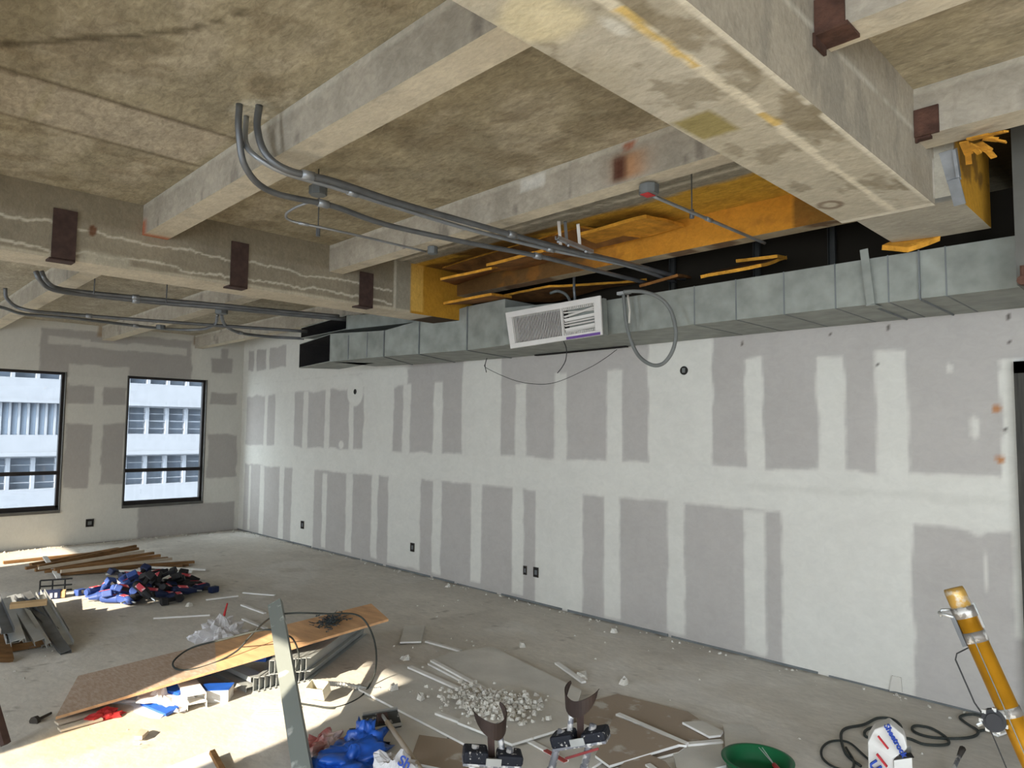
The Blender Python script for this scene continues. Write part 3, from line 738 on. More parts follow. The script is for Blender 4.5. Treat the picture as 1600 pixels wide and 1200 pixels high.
def spline(pts, k=6):
    """Catmull-Rom through points"""
    p = [Vector(q) for q in pts]; p = [2*p[0]-p[1]]+p+[2*p[-1]-p[-2]]; out = []
    for i in range(1, len(p)-2):
        for j in range(k):
            t = j/k; a, b, c, d = p[i-1:i+3]
            out.append(.5*((2*b)+(-a+c)*t+(2*a-5*b+4*c-d)*t*t+(-a+3*b-3*c+d)*t**3))
    return out+[p[-2]]
def conduit(name, pts, r, lab, cat, m_, group=None, couplings=(), k=6, n=10):
    pts = spline(pts, k) if k else [Vector(p) for p in pts]
    t = thing(name, lab, cat, tuple(pts[0]), group)
    MB().tube(pts, r, n).build('tube', m_, t, smooth=True)
    for c in couplings:
        i = int(c*(len(pts)-2)); d = (pts[i+1]-pts[i]).normalized()
        MB().tube([pts[i]-d*.03, pts[i]+d*.03], r*1.35, 10).build('coupling', M_CONDL, t, smooth=True)
    return t
zc = 2.88
c1 = [P(374, 163, z=S), P(372, 195, d=3.02), (-3.19, 1.37, 2.93), (-3.20, 1.60, 2.87), P(520, 322, z=2.85), P(600, 350, z=2.85), P(720, 377, z=2.85), P(840, 400, z=2.85), P(925, 421, z=2.85), (-3.10, 4.55, 2.84)]
c1[1] = P(373, 205, x=-3.13); c1[2] = P(384, 262, x=-3.17); c1[3] = P(425, 300, x=-3.24)
conduit('conduit', c1, .016, 'grey conduit bending out of the slab, lowest and foremost of the bundle', 'conduit', M_COND, 'conduits from the slab hole', (.45, .8))
c2 = [P(405, 165, z=S), P(402, 200, x=-3.06), P(415, 240, x=-3.03), P(450, 266, x=-3.0), P(520, 283, z=zc), P(620, 316, z=zc), P(740, 350, z=zc), P(860, 383, z=zc), P(990, 414, z=zc), (-2.86, 4.7, 2.86)]
conduit('conduit', c2, .017, 'grey conduit bending out of the slab, highest of the bundle', 'conduit', M_COND, 'conduits from the slab hole', (.4, .75))
c3 = [P(385, 182, z=S), P(384, 222, x=-3.16), P(402, 246, x=-3.08), P(445, 270, x=-3.05), P(520, 292, z=zc-.01), P(620, 324, z=zc-.01), P(740, 360, z=zc-.01), P(860, 390, z=zc-.01), P(975, 414, z=zc-.01), (-2.94, 4.7, 2.85)]
conduit('conduit', c3, .013, 'grey conduit bending out of the slab, middle one of the bundle', 'conduit', M_CONDL, 'conduits from the slab hole', (.5, .8))
conduit('cable', [P(372, 200, x=-3.16), P(384, 232, x=-3.14), P(410, 252, x=-3.1), P(440, 262, x=-3.06)], .006, 'thin dark cable looping between the conduit bends at the slab', 'cable', M_COND)
# strut hanger carrying the conduits
t = thing('strut_hanger', 'small steel strut hanger clamping the conduits below the concrete joist', 'hanger', tuple(P(885, 385, z=2.84)))
for px, pyt in ((873, 345), (883, 346), (903, 350)):
    a = P(px, pyt, y=3.42); a.z = min(a.z, 3.16); b = P(px+3, 383, y=3.50)
    MB().bar(a, b, .02, .012).build('strap', M_WHITE if px != 883 else M_COND, t)
MB().channel(P(870, 374, z=2.845), P(925, 396, z=2.845), .028, .022).build('channel', M_CONDL, t)
for px in (872, 888, 915): MB().tube([P(px, 378+(px-872)*.35, z=2.83), P(px, 378+(px-872)*.35, z=2.87)], .008, 8).build('bolt', M_COND, t)
# junction boxes with their tails
def jbox(px, py, z, lab, w_=.10, red=False):
    p = P(px, py, z=z); t = thing('junction_box', lab, 'junction box', (p.x, p.y, z), 'ceiling junction boxes')
    mb = MB(); h = .03
    for k in range(8): pass
    poly = [(p.x+w_*.5*math.cos(a)*1.05, p.y+w_*.5*math.sin(a)*1.05, z) for a in [math.pi/8+i*math.pi/4 for i in range(8)]]
    mb.prism(poly, (0, 0, .045)); mb.build('box_body', M_GALVD, t, bevel=.003)
    MB().prism([(q[0]+(p.x-q[0])*.08, q[1]+(p.y-q[1])*.08, z-.004) for q in poly], (0, 0, .004)).build('cover', M_GALVD, t)
    if red: MB().box((p.x-.03, p.y-.035, z-.007), (p.x+.02, p.y+.03, z-.004)).build('red_mark', M_RED, t)
    return t, p
t, p = jbox(497, 304, 3.02, 'grey junction box on a rod under the slab beside the conduits')
MB().tube([(p.x, p.y, 3.06), (p.x, p.y, S)], .004, 6).build('threaded_rod', M_COND, t)
t2, p2 = jbox(676, 396, 2.955-.05, 'small grey junction box at the end of the thin conduit run', .07)
t3, p3 = jbox(1014, 303, 2.90, 'grey junction box with red cover hanging by the yellow insulation', .10, True)
MB().tube([(p3.x, p3.y, 2.94), (p3.x, p3.y, 2.955)], .02, 8).build('threaded_rod', M_COND, t3)
conduit('conduit', [P(483, 316, z=3.0), P(462, 324, z=2.99), P(447, 335, z=2.97), P(455, 345, z=2.95), P(500, 355, z=2.93), P(560, 368, z=2.92), P(665, 393, z=2.93)], .008, 'thin conduit bent round from a junction box under the slab', 'conduit', M_CONDL, None, (.6,))
a, b = P(1022, 307, z=2.915), P(1195, 380, z=2.915)
conduit('conduit', [a, a.lerp(b, .33), a.lerp(b, .66), b], .010, 'straight thin conduit crossing the yellow bay from a red junction box', 'conduit', M_CONDL, None, (.5,))
for (px, pyt, pyb, z, lab) in ((497, 315, 362, 2.925, 'threaded rod hanging the thin bent conduit from the slab'), (1081, 278, 333, 2.92, 'threaded rod hanging the straight conduit in the yellow bay')):
    q = P(px, pyb, z=z); 
    MBo = MB().tube([(q.x, q.y, z-.02), (q.x, q.y, S)], .004, 6).tube([(q.x, q.y, z-.03), (q.x, q.y, z+.02)], .014, 8)
    tag(MBo.build('hanger_rod', M_COND), lab, 'hanger')
tag(MB().tube([(P(396, 192, z=2.93).x, 1.45, 2.95), (P(396, 192, z=2.93).x, 1.45, 2.951)], .001, 4).build('x', M_COND), None, None) if False else None
# plaster-ringed hole in the slab
q = P(392, 172, z=S)
# conduits in the far bay
fc = [([P(56, 424, x=-6.9), P(62, 436, x=-6.9), P(82, 452, z=2.86), P(140, 461, z=2.86), P(250, 473, z=2.86), P(350, 481, z=2.86), P(440, 490, z=2.86), P(540, 499, z=2.86)], .022, 'pair of conduits under the far ceiling, upper tube of the back bay'),
      ([P(65, 424, x=-6.8), P(72, 438, x=-6.8), P(90, 450, z=2.88), P(140, 457, z=2.88), P(250, 468, z=2.88), P(350, 477, z=2.88), P(440, 486, z=2.88), P(530, 494, z=2.88)], .018, 'grey conduit in the back bay, tucked just under the girder'),
      ([P(8, 450, x=-8.6), P(12, 468, x=-8.6), P(40, 484, z=2.85), P(120, 492, z=2.85), P(250, 502, z=2.85), P(360, 510, z=2.85), P(480, 518, z=2.85)], .018, 'thin conduit in the back bay that drops from the slab at left'),
      ([P(-40, 470, z=2.85), P(5, 481, z=2.85), P(40, 491, z=2.85), P(120, 498, z=2.85), P(250, 513, z=2.85), P(310, 515, z=2.85), P(335, 507, z=2.86), P(340, 492, z=2.90)], .016, 'lowest conduit in the back bay with a small box on it'),
      ([P(345, 488, z=2.90), P(352, 508, z=2.86), P(375, 520, z=2.84), P(420, 526, z=2.84), P(475, 529, z=2.84)], .018, 'short conduit curving down from the back bay junction box')]
for pts, r, lab in fc: conduit('conduit', pts, r, lab, 'conduit', M_COND, 'conduits in the back bay', (.55,))
jbox(346, 490, 2.87, 'small grey junction box among the back bay conduits', .12)
jbox(251, 514, 2.84, 'tiny grey junction box on the lowest back bay conduit', .10)
for px, py, lab in ((147, 455, 'thin rod holding the back bay conduits, left of two'), (260, 468, 'thin rod holding the back bay conduits, right of two')):
    q = P(px, py, z=2.87); tag(MB().tube([(q.x, q.y, 2.84), (q.x, q.y, S)], .006, 6).build('hanger_rod', M_COND), lab, 'hanger')

# ================================================================== ducts
ZD = 2.43
def front(px, pyb): q = P(px, pyb, z=ZD); return (q.x, q.y)
duct = thing('air_duct', 'long galvanized air duct with seams running above the plasterboard wall', 'duct', (-3, 4.6, ZD))
def duct_sec(name, fpts, bpts, ztops, m_=None, zb=ZD, par=None, mi=None):
    """closed box from plan polylines, top height per front point"""
    mb = MB(); n = len(fpts)
    for i in range(n-1):
        f0, f1, b0, b1 = fpts[i], fpts[i+1], bpts[i], bpts[i+1]; h0, h1 = ztops[i], ztops[i+1]
        vs = [(*f0, zb), (*f1, zb), (*b1, zb), (*b0, zb), (*f0, h0), (*f1, h1), (*b1, h1), (*b0, h0)]
        fs = [(0,3,2,1), (4,5,6,7), (0,1,5,4), (2,3,7,6)]
        if i == 0: fs.append((3,0,4,7))
        if i == n-2: fs.append((1,2,6,5))
        mb.add(vs, fs)
    return mb.build(name, m_ or M_GALV, par or duct)
YBK = 5.035; YF = 4.32
# main run to the right of the register
duct_sec('main_section', [(-3.35, YF), (.95, YF)], [(-3.35, YBK), (.95, YBK)], [2.70, 2.70])
# behind the register
duct_sec('register_boot', [(-4.40, 4.24), (-3.352, 4.24)], [(-4.40, YBK), (-3.352, YBK)], [2.76, 2.70])
# run that narrows to the left
F = [(-6.95, 4.02), front(600, 557), front(655, 553), front(730, 547), (-4.41, front(785, 540)[1])]
Bk = [(-7.05, 4.68), (-6.5, 4.82), (-5.9, 4.95), (-5.1, YBK), (-4.41, YBK)]
duct_sec('tapering_section', F[1:], Bk[1:], [2.70, 2.765, 2.845, 2.845])
duct_sec('end_section', F[:2], Bk[:2], [2.745, 2.70])
# open mouth at the left end: thin-walled shell with black lining
def mouth(par, A, Bp, dv, z0a, z1a, z0b, z1b, nm):
    """A=left front, Bp=right front corner of the opening, dv=depth vector"""
    A = Vector((*A, 0)); Bp = Vector((*Bp, 0)); dv = Vector((*dv, 0)); t = .008
    def q(p, z, k=0): return Vector((p.x+dv.x*k, p.y+dv.y*k, z))
    mb = MB()
    o = [q(A, z0a), q(Bp, z0b), q(Bp, z1b), q(A, z1a)]; i = [q(A, z0a+t)+(Bp-A).normalized()*t, q(Bp, z0b+t)-(Bp-A).normalized()*t, q(Bp, z1b-t)-(Bp-A).normalized()*t, q(A, z1a-t)+(Bp-A).normalized()*t]
    bk = [p+dv*1.0 for p in o]; ib = [p+dv*.93 for p in i]
    mb.add(o+i, [(0,1,5,4), (1,2,6,5), (2,3,7,6), (3,0,4,7)], 0)
    mb.add(o+bk, [(1,0,4,5), (2,1,5,6), (3,2,6,7), (0,3,7,4), (4,7,6,5)], 0)
    mb.add(i+ib, [(0,1,5,4), (1,2,6,5), (2,3,7,6), (3,0,4,7), (4,5,6,7)], 1)
    return mb.build(nm, [M_GALV, M_BLACKLINE], par)
a1 = P(467, 575, z=ZD); z_tl = P(465, 538, y=a1.y).z
mouth(duct, (a1.x, a1.y), (-6.955, 4.015), (.25, .42), ZD, z_tl, ZD, 2.745, 'open_mouth')
# seams and standing ribs
for px, pt, pb in ((1358, 388, 476), (1388, 398, 474), (1437, 395, 466), (1478, 386, 462), (1225, 425, 492), (1305, 411, 480), (1150, 436, 502), (1085, 445, 508)):
    x = P(px, (pt+pb)/2, y=YF).x; big = px in (1358, 1437)
    MB().box((x-.004, YF-(.012 if big else .003), ZD-.006 if big else ZD), (x+.004, YF, 2.703)).box((x-.004, YF, ZD-(.010 if big else .003)), (x+.004, YBK-.02, ZD)).build('seam', M_GALVD, duct)
for k in (1, 2, 3):
    f = F[k]; b = Bk[k]; zt = [0, 2.70, 2.765, 2.845][k]
    MB().bar((f[0], f[1]-.004, ZD), (f[0], f[1]-.004, zt), .012, .012).bar((f[0], f[1], ZD-.003), (b[0], b[1], ZD-.003), .012, .008).build('seam', M_GALVD, duct)
for k, fx in ((0, .35), (0, .7)):
    f = Vector(F[0]).lerp(Vector(F[1]), fx); MB().bar((f.x, f.y-.003, ZD+.01), (f.x, f.y-.003, 2.70), .01, .01).build('seam', M_CONDL, duct)
# access hatch hanging a little under the boot
MB().box((-4.72, 4.98, ZD-.012), (-3.62, 5.02, ZD-.001)).build('black_gasket', M_BLACKLINE, duct)
# upper branch with its own mouth
d2 = thing('air_duct', 'short upper duct with a dark open mouth stacked over the lower one', 'duct', (-7, 4.5, 2.78))
a = P(470, 529, y=4.20); zt = P(467, 513, y=4.20).z
mouth(d2, (a.x, 4.20), (-6.86, 4.16), (.25, .42), a.z, zt, 2.80, 2.965, 'open_mouth')
duct_sec('body', [(-6.855, 4.17), (-5.45, 4.45)], [(-6.70, 4.60), (-5.45, 4.85)], [2.955, 2.92], zb=2.80, par=d2)
# register grille, twisted a little off the boot
gc = [P(791, 489, y=4.16), P(939, 462, y=4.20), P(942, 523, y=4.20), P(799, 545, y=4.16)]
reg = thing('air_register', 'white slotted air register with bent louvres fixed to the duct', 'vent', tuple(gc[3]))
def gpt(u, v, off=0):
    a = gc[0].lerp(gc[1], u); b = gc[3].lerp(gc[2], u); p = a.lerp(b, v); n = (gc[1]-gc[0]).cross(gc[3]-gc[0]).normalized()
    return p+n*off
ns = 1 if gpt(.5, .5, .01).y < gpt(.5, .5).y else -1
def gq(u, v, off=0): return gpt(u, v, off*ns)
def strip(mb, u0, v0, u1, v1, o0, o1, mi=0):
    vs = [gq(u0, v0, o0), gq(u1, v0, o0), gq(u1, v1, o0), gq(u0, v1, o0), gq(u0, v0, o1), gq(u1, v0, o1), gq(u1, v1, o1), gq(u0, v1, o1)]
    mb.add(vs, [(0,1,2,3), (7,6,5,4), (0,4,5,1), (1,5,6,2), (2,6,7,3), (3,7,4,0)], mi)
mb = MB(); u = .065; v = .15
strip(mb, 0, 0, 1, v, -.005, .012); strip(mb, 0, 1-v*.85, 1, 1, -.005, .012); strip(mb, 0, v, u, 1-v*.85, -.005, .012); strip(mb, 1-u, v, 1, 1-v*.85, -.005, .012)
mb.build('frame', M_WHITE, reg, bevel=.002)
mb = MB(); strip(mb, u, v, 1-u, 1-v*.85, -.06, -.055); mb.build('dark_backing', M_BLACKLINE, reg)
mb = MB(); strip(mb, .02, .02, .98, .98, -.10, -.06); mb.build('collar', M_GALV, reg)
N_ = 30; mb = MB(); uu = u
for k in range(N_):
    u0 = u+(.60-u)*(k+.25)/N_; strip(mb, u0, v, u0+(.60-u)/N_*.24, 1-v*.85, -.004, .003)
strip(mb, .60, v, .612, 1-v*.85, -.012, .008)
for k in range(17):
    u0 = .615+(.93-.615)*(k+.3)/17; strip(mb, u0, v, u0+.007, v+.07, -.012, .002); strip(mb, u0, 1-v*.85-.07, u0+.007, 1-v*.85, -.012, .002)
mb.build('vertical_fins', M_WHITE, reg)
mb = MB()
for k, (va, vb, h) in enumerate(((.25, .30, .03), (.36, .23, .035), (.43, .40, .07), (.53, .50, .03), (.60, .58, .03), (.69, .66, .075), (.77, .74, .025))):
    vs = [gq(.615, va, -.006), gq(.93, vb, -.006), gq(.93, vb+h, -.020), gq(.615, va+h, -.020)]; w_ = [q+Vector((0, .004, 0)) for q in vs]
    mb.add(vs+w_, [(0,1,2,3), (7,6,5,4), (0,4,5,1), (1,5,6,2), (2,6,7,3), (3,7,4,0)])
mb.build('bent_louvres', M_WHITE, reg)
mb = MB(); strip(mb, .64, .925, .985, .995, .0121, .0135); mb.build('purple_paint_mark', M_PURPLE, reg)
# hanger strap of the main duct
x = P(1357, 430, y=4.30).x
st = thing('hanger_strap', 'galvanized hanger strap wrapped over the duct below the girder stub', 'hanger', (x, 4.3, ZD))
MB().bar((x-.02, 4.295, 2.755), (x+.01, 4.295, ZD-.005), .045, .004, up=(0, 1, 0)).build('strap', M_GALV, st)
MB().box((x-.015, 4.288, ZD-.012), (x+.035, YF+.10, ZD-.007)).build('foot', M_GALV, st)
# bent angle iron by the stub
a, b = P(1478, 236, x=-.72), P(1500, 320, x=-.70)
mb = MB(); mb.bar(a, a.lerp(b, .55)+Vector((0, .01, 0)), .05, .004, up=(0, 1, 0)).bar(a.lerp(b, .52), b, .045, .004, up=(.2, 1, .1)).bar(a+Vector((.03, .0, 0)), a.lerp(b, .5)+Vector((.02, 0, 0)), .012, .03)
tag(mb.build('steel_strap', mat('weathered_strap_steel', (.20, .21, .22), rough=.5, metal=.5, var=.3, scale=12)), 'bent bright steel strap hanging beside the yellow insulated girder end', 'strap')
# vertical duct at the right edge
q = P(1585, 350, y=4.02)
vd = thing('duct_riser', 'dark grey vertical sheet metal riser at the right edge of the photo', 'duct', (q.x+.2, 4.2, 2.38))
MB().box((q.x, 4.02, 2.39), (q.x+.42, 4.30, S-.005)).build('riser_body', mat('dark_riser_sheet', (.12, .115, .10), rough=.6, metal=.3), vd)
MB().tube([(q.x+.03, 4.01, 2.40), (q.x+.03, 3.96, 2.40)], .022, 10).tube([(q.x+.03, 3.975, 2.40), (q.x+.03, 3.975, 2.47)], .009, 8).build('valve_stub', M_RUST, vd)
# flexible sleeve looping down from the duct
lp = [(974, 458, 2.71), (976, 480), (978, 500), (985, 530), (998, 556), (1018, 570), (1036, 568), (1050, 550), (1056, 525), (1053, 500), (1045, 480), (1030, 465), (1010, 457), (992, 455), (975, 456)]
pts = [P(q[0], q[1], y=4.22-.006*i) for i, q in enumerate(lp)]
lo = thing('flexible_conduit', 'grey flexible conduit hanging in a loop from the duct', 'conduit', tuple(pts[5]))
MB().tube(spline(pts), .0135, 12).build('sleeve', M_FLEX, lo, smooth=True)
MB().tube([P(981, 461, y=4.2), P(984, 485, y=4.2), P(983, 505, y=4.2)], .008, 8).build('torn_jacket', M_PLASTER, lo, smooth=True)
MB().box(tuple(pts[0]+Vector((-.05, -.015, -.01))), tuple(pts[0]+Vector((.06, .02, .012)))).build('clamp', M_STEEL, lo)
# thin wires hanging under the duct
w = [P(758, 568, y=4.9), P(760, 575, y=4.9), P(800, 593, y=4.88), P(835, 600, y=4.86), P(870, 597, y=4.86), P(920, 575, y=4.88), P(945, 560, y=4.9), P(964, 546, y=4.95)]
tag(MB().tube(spline(w), .0028, 6).build('hanging_wire', M_WIRE, smooth=True), 'long thin wire sagging in a shallow arc below the duct', 'wire')
w = [P(880, 531, y=4.2), P(885, 545, y=4.2), P(884, 562, y=4.2), P(878, 574, y=4.2), P(871, 583, y=4.2)]
tag(MB().tube(spline(w), .0035, 6).build('hanging_wire', M_WIRE, smooth=True), 'short black wire hanging from the bottom of the white register', 'wire')
w = [P(762, 556, y=4.9), P(758, 570, y=4.9), P(760, 582, y=4.9)]
tag(MB().tube(spline(w), .004, 6).build('hanging_wire', M_WIRE, smooth=True), 'stub of black wire under the duct at the left end of the sagging wire', 'wire')
# stud ends in the dark shaft over the duct
for px in (1048, 1180, 1298):
    x = P(px, 400, y=4.99).x
    tag(MB().channel((x, 5.03, 2.70), (x, 5.03, 3.165), .05, .03, up=(0, -1, 0)).build('wall_stud', mat('dusty_stud', (.07, .07, .065), rough=.7, metal=.3)), {1048: 'dark metal stud in the shaft over the duct, behind the flexible loop', 1180: 'dark metal stud in the shaft over the duct, middle of three', 1298: 'dark metal stud in the shaft over the duct, nearest the girder stub'}[px], 'stud', 'studs in the dark shaft')
tag(MB().tube([P(897, 420, y=4.4), P(897, 452, y=4.4), P(899, 475, y=4.4)], .012, 10).build('drop_pipe', M_COND, smooth=True), 'short grey pipe dropping behind the top of the white register', 'pipe')
tag(MB().tube(spline([P(860, 458, y=4.5), P(872, 455, y=4.5), P(885, 461, y=4.5), P(893, 475, y=4.5)]), .013, 10).build('drain_hose', M_FLEX, smooth=True), 'dark curved hose behind the top edge of the white register', 'hose')

# ---- insulation boards
def sheet(name, pts, thick, mats, lab, cat, group=None, sub=8, seed=0, amp=.02, nrm=None):
    """four corner points, softly buckled board with thickness"""
    a, b, c, d = [Vector(p) for p in pts]; n = (b-a).cross(d-a).normalized() if nrm is None else Vector(nrm)
    if n.z < 0: n = -n
    from mathutils import noise
    V = []; k = sub; off = Vector((seed*7.3, seed*3.1, 0))
    for lay in (0, 1):
        for i in range(k+1):
            for j in range(k+1):
                p = a.lerp(b, i/k).lerp(d.lerp(c, i/k), j/k)
                h = noise.noise(p*2.3+off)*amp
                e = Vector((noise.noise(p*9+off), noise.noise(p*9-off), 0))*amp*.5 if (i in (0, k) or j in (0, k)) else Vector((0, 0, 0))
                V.append(p+n*(h+(thick if lay else 0))+e)
    m_ = (k+1)*(k+1); g = lambda l, i, j: l*m_+i*(k+1)+j
    mb = MB()
    top = [(g(1,i,j), g(1,i+1,j), g(1,i+1,j+1), g(1,i,j+1)) for i in range(k) for j in range(k)]
    bot = [(g(0,i,j), g(0,i,j+1), g(0,i+1,j+1), g(0,i+1,j)) for i in range(k) for j in range(k)]
    sd = [(g(0,i,0), g(0,i+1,0), g(1,i+1,0), g(1,i,0)) for i in range(k)]+[(g(0,i+1,k), g(0,i,k), g(1,i,k), g(1,i+1,k)) for i in range(k)]
    sd += [(g(0,0,i+1), g(0,0,i), g(1,0,i), g(1,0,i+1)) for i in range(k)]+[(g(0,k,i), g(0,k,i+1), g(1,k,i+1), g(1,k,i)) for i in range(k)]
    mb.add(V, top, 0); mb.add(V, bot, 1 if len(mats) > 1 else 0); mb.add(V, sd, 2 if len(mats) > 2 else 0)
    o = mb.build(name, mats); return tag(o, lab, cat, group)
IG = 'yellow insulation boards over the duct'
sheet('insulation_board', [P(688, 438, z=2.93), P(768, 420, z=2.95), P(800, 415, y=4.2), P(712, 446, y=4.25)], .02, [M_BATTD, M_BATTD, M_BATT], 'thin yellow insulation board sagging over the duct, farthest left of the upper ones', 'insulation', IG, 6, 1, .008)
sheet('insulation_board', [P(760, 417, z=2.97), P(850, 394, z=2.99), P(905, 398, y=4.22), P(800, 424, y=4.22)], .022, [M_BATTD, M_BATTD, M_BATT], 'yellow insulation board hanging between the conduits and the second joist', 'insulation', IG, 6, 2, .01)
sheet('insulation_board', [P(693, 476, y=3.98), P(768, 462, y=4.0), P(800, 467, y=4.35), P(740, 476, y=4.4)], .022, [M_BATT, M_BATTD, M_BATT], 'bright yellow insulation board resting on the left part of the duct', 'insulation', IG, 6, 3, .008)
sheet('insulation_board', [P(690, 419, z=3.15), P(905, 357, z=3.15), P(1000, 372, z=3.07), P(760, 428, z=3.05)], .02, [M_BATT, M_BATTD, M_BATT], 'long yellow insulation board peeling from the slab edge', 'insulation', IG, 8, 4, .02)
sheet('insulation_board', [P(905, 367, z=3.06), P(1010, 343, z=3.08), P(1070, 356, y=4.19), P(940, 385, y=4.19)], .022, [M_BATT, M_BATT, M_BATT], 'broad yellow insulation board buckled against the third joist', 'insulation', IG, 8, 5, .02)
sheet('insulation_board', [P(770, 470, y=4.45), P(860, 448, y=4.45), P(1010, 440, y=4.9), P(860, 470, y=4.9)], .02, [M_BATTD, M_BATTD, M_BATT], 'brown and yellow insulation board lying over the duct behind the register', 'insulation', IG, 8, 6, .03)
sheet('insulation_board', [P(1000, 449, y=4.4), P(1060, 432, y=4.4), P(1080, 434, y=4.8), P(1010, 444, y=4.8)], .02, [M_BATTD, M_BATTD, M_BATTD], 'brown insulation scrap on the duct just right of the flexible loop', 'insulation', IG, 6, 7, .02)
sheet('insulation_board', [P(1095, 436, y=4.4), P(1190, 415, y=4.4), P(1230, 407, y=4.8), P(1130, 425, y=4.8)], .022, [M_BATTD, M_BATTD, M_BATT], 'orange insulation scrap lying along the top of the duct mid length', 'insulation', IG, 6, 8, .02)
sheet('insulation_board', [P(1150, 411, y=4.55), P(1215, 402, y=4.55), P(1230, 404, y=4.9), P(1170, 414, y=4.9)], .022, [M_BATT, M_BATTD, M_BATT], 'small yellow insulation scrap stacked on another above the duct', 'insulation', IG, 6, 9, .02)
sheet('insulation_board', [P(1378, 387, y=4.22), P(1420, 393, y=4.22), P(1470, 374, y=4.3), P(1400, 378, y=4.3)], .03, [M_BATT, M_BATT, M_BATT], 'torn yellow insulation tuft squeezed between girder stub and duct', 'insulation', IG, 6, 10, .03)
mb = MB()
for q in (((1506, 222), (1514, 256)), ((1514, 218), (1572, 205)), ((1528, 224), (1553, 246)), ((1536, 216), (1572, 222)), ((1511, 226), (1531, 240))):
    a, b = P(*q[0], z=2.935), P(*q[1], z=2.90); mb.bar(a, a.lerp(b, .55)+Vector((.006, .01, .004)), .034, .008).bar(a.lerp(b, .5)+Vector((.004, .008, .002)), b, .024, .007)
tag(mb.build('insulation_tuft', M_BATT), 'torn yellow insulation strips dangling under the joist at right', 'insulation')

# ================================================================== wall boxes and holes
def wallbox(px, py, w_, h_, lab, wall='y', face=False):
    if wall == 'y':
        p = P(px, py, y=W); t = thing('outlet_box', lab, 'outlet box', (p.x, W-.02, p.z-h_/2), 'open electrical boxes in the walls')
        M_ = Matrix.Translation((p.x, W, p.z))
    else:
        p = P(px, py, x=L); t = thing('outlet_box', lab, 'outlet box', (L+.02, p.y, p.z-h_/2), 'open electrical boxes in the walls')
        M_ = Matrix.Translation((L, p.y, p.z)) @ Matrix.Rotation(math.radians(90), 4, 'Z')
    mb = MB(); e = .006; a, b = w_/2, h_/2
    for (x0, x1, z0, z1) in ((-a, -a+e, -b, b), (a-e, a, -b, b), (-a+e, a-e, -b, -b+e), (-a+e, a-e, b-e, b)): mb.box((x0, -.012, z0), (x1, -.001, z1), M=M_)
    mb.build('box_rim', M_DIRT, t)
    MB().box((-a+e, -.004, -b+e), (a-e, -.001, b-e), M=M_).build('cavity', M_BLACKHOLE, t)
    MB().box((-a*.5, -.010, -b*.5), (a*.5, -.004, b*.4), M=M_).build('wiring', M_FLEX if face else M_COND, t)
wallbox(838, 894, .062, .095, 'open outlet box low on the long wall, right one of the close pair')
wallbox(821, 891, .042, .085, 'narrow open outlet box low on the long wall, left one of the close pair')
wallbox(645, 855, .07, .10, 'open outlet box low on the long wall, below the sagging wire')
wallbox(473, 820, .08, .11, 'small open outlet box low on the long wall nearest the corner')
wallbox(140, 817, .10, .11, 'open outlet box low on the wall between the two windows', 'x', True)
p = P(1069, 579, y=W); t = thing('round_electrical_box', 'round black electrical box set high in the long plasterboard wall', 'outlet box', (p.x, W, p.z-.05))
def ring(mb, c, r, y0, y1, n=24, mi=0):
    mb.prism([(c.x+r*math.cos(2*math.pi*k/n), y0, c.z+r*math.sin(2*math.pi*k/n)) for k in range(n)], (0, y1-y0, 0), mi); return mb
ring(MB(), p, .036, W-.006, W-.001).build('box_cavity', M_BLACKHOLE, t)
MB().box((p.x-.012, W-.014, p.z-.018), (p.x+.014, W-.006, p.z+.02)).build('wire_nut', M_FLEX, t)
p = P(555, 612, y=W); tag(ring(MB(), p, .035, W-.004, W-.001).build('pipe_hole', M_BLACKHOLE), 'small dark hole high on the wall inside a white oval of plaster', 'hole')
p = P(554, 614, y=W)

# ================================================================== things on the floor
R3 = random.Random(11)
# ---- pile of brown laths near the window wall
LG = 'brown laths heaped near the window wall'
lath = [((40, 888, .05), (216, 857, .12), .05, 0), ((5, 879, .02), (150, 864, .02), .05, 0), ((55, 891, .08), (240, 864, .10), .045, 0), ((70, 893, .06), (262, 872, .06), .05, 0),
        ((90, 893, .10), (303, 878, .03), .05, 0), ((60, 885, .12), (212, 853, .16), .04, 0), ((48, 882, .03), (185, 857, .03), .05, 0), ((95, 897, .02), (295, 882, .02), .045, 0),
        ((85, 890, .15), (250, 868, .15), .04, 0), ((110, 895, .03), (285, 884, .02), .05, 0), ((60, 888, .15), (225, 861, .19), .03, 1), ((95, 893, .14), (268, 873, .10), .03, 1)]
names = ['nearest the window wall', 'leftmost, its end in the sun', 'at the back of the heap', 'in the middle of the heap', 'reaching farthest right', 'highest at the back', 'underneath at the back', 'lowest at the front', 'on top at the middle', 'flat at the front edge', 'pale edged, on top at the back', 'pale edged, on top at the front']
for (a, b, w_, c), n_ in zip(lath, names):
    p, q = P(a[0], a[1], z=a[2]), P(b[0], b[1], z=b[2])
    tag(MB().bar(p, q, w_, .03).build('lath', M_WOODL if c else M_WOOD), ('pale' if c else 'brown')+' wooden lath in the heap by the windows, '+n_.replace('pale edged, ', ''), 'lath', LG)
for k, (a, b, n_) in enumerate((((145, 889, .03), (245, 887, .03), 'behind the blue tool heap, left piece'), ((165, 897, .03), (232, 888, .05), 'leaning over the blue tool heap'), ((230, 886, .05), (322, 890, .02), 'behind the blue tool heap, right piece'), ((70, 870, .16), (92, 903, .01), 'propped across the brown laths'), ((178, 892, .06), (300, 893, .03), 'lying on the back of the blue tool heap'))):
    tag(MB().bar(P(*a[:2], z=a[2]), P(*b[:2], z=b[2]), .045, .018).build('white_strip', M_CHALK), 'thin white strip '+n_, 'strip')

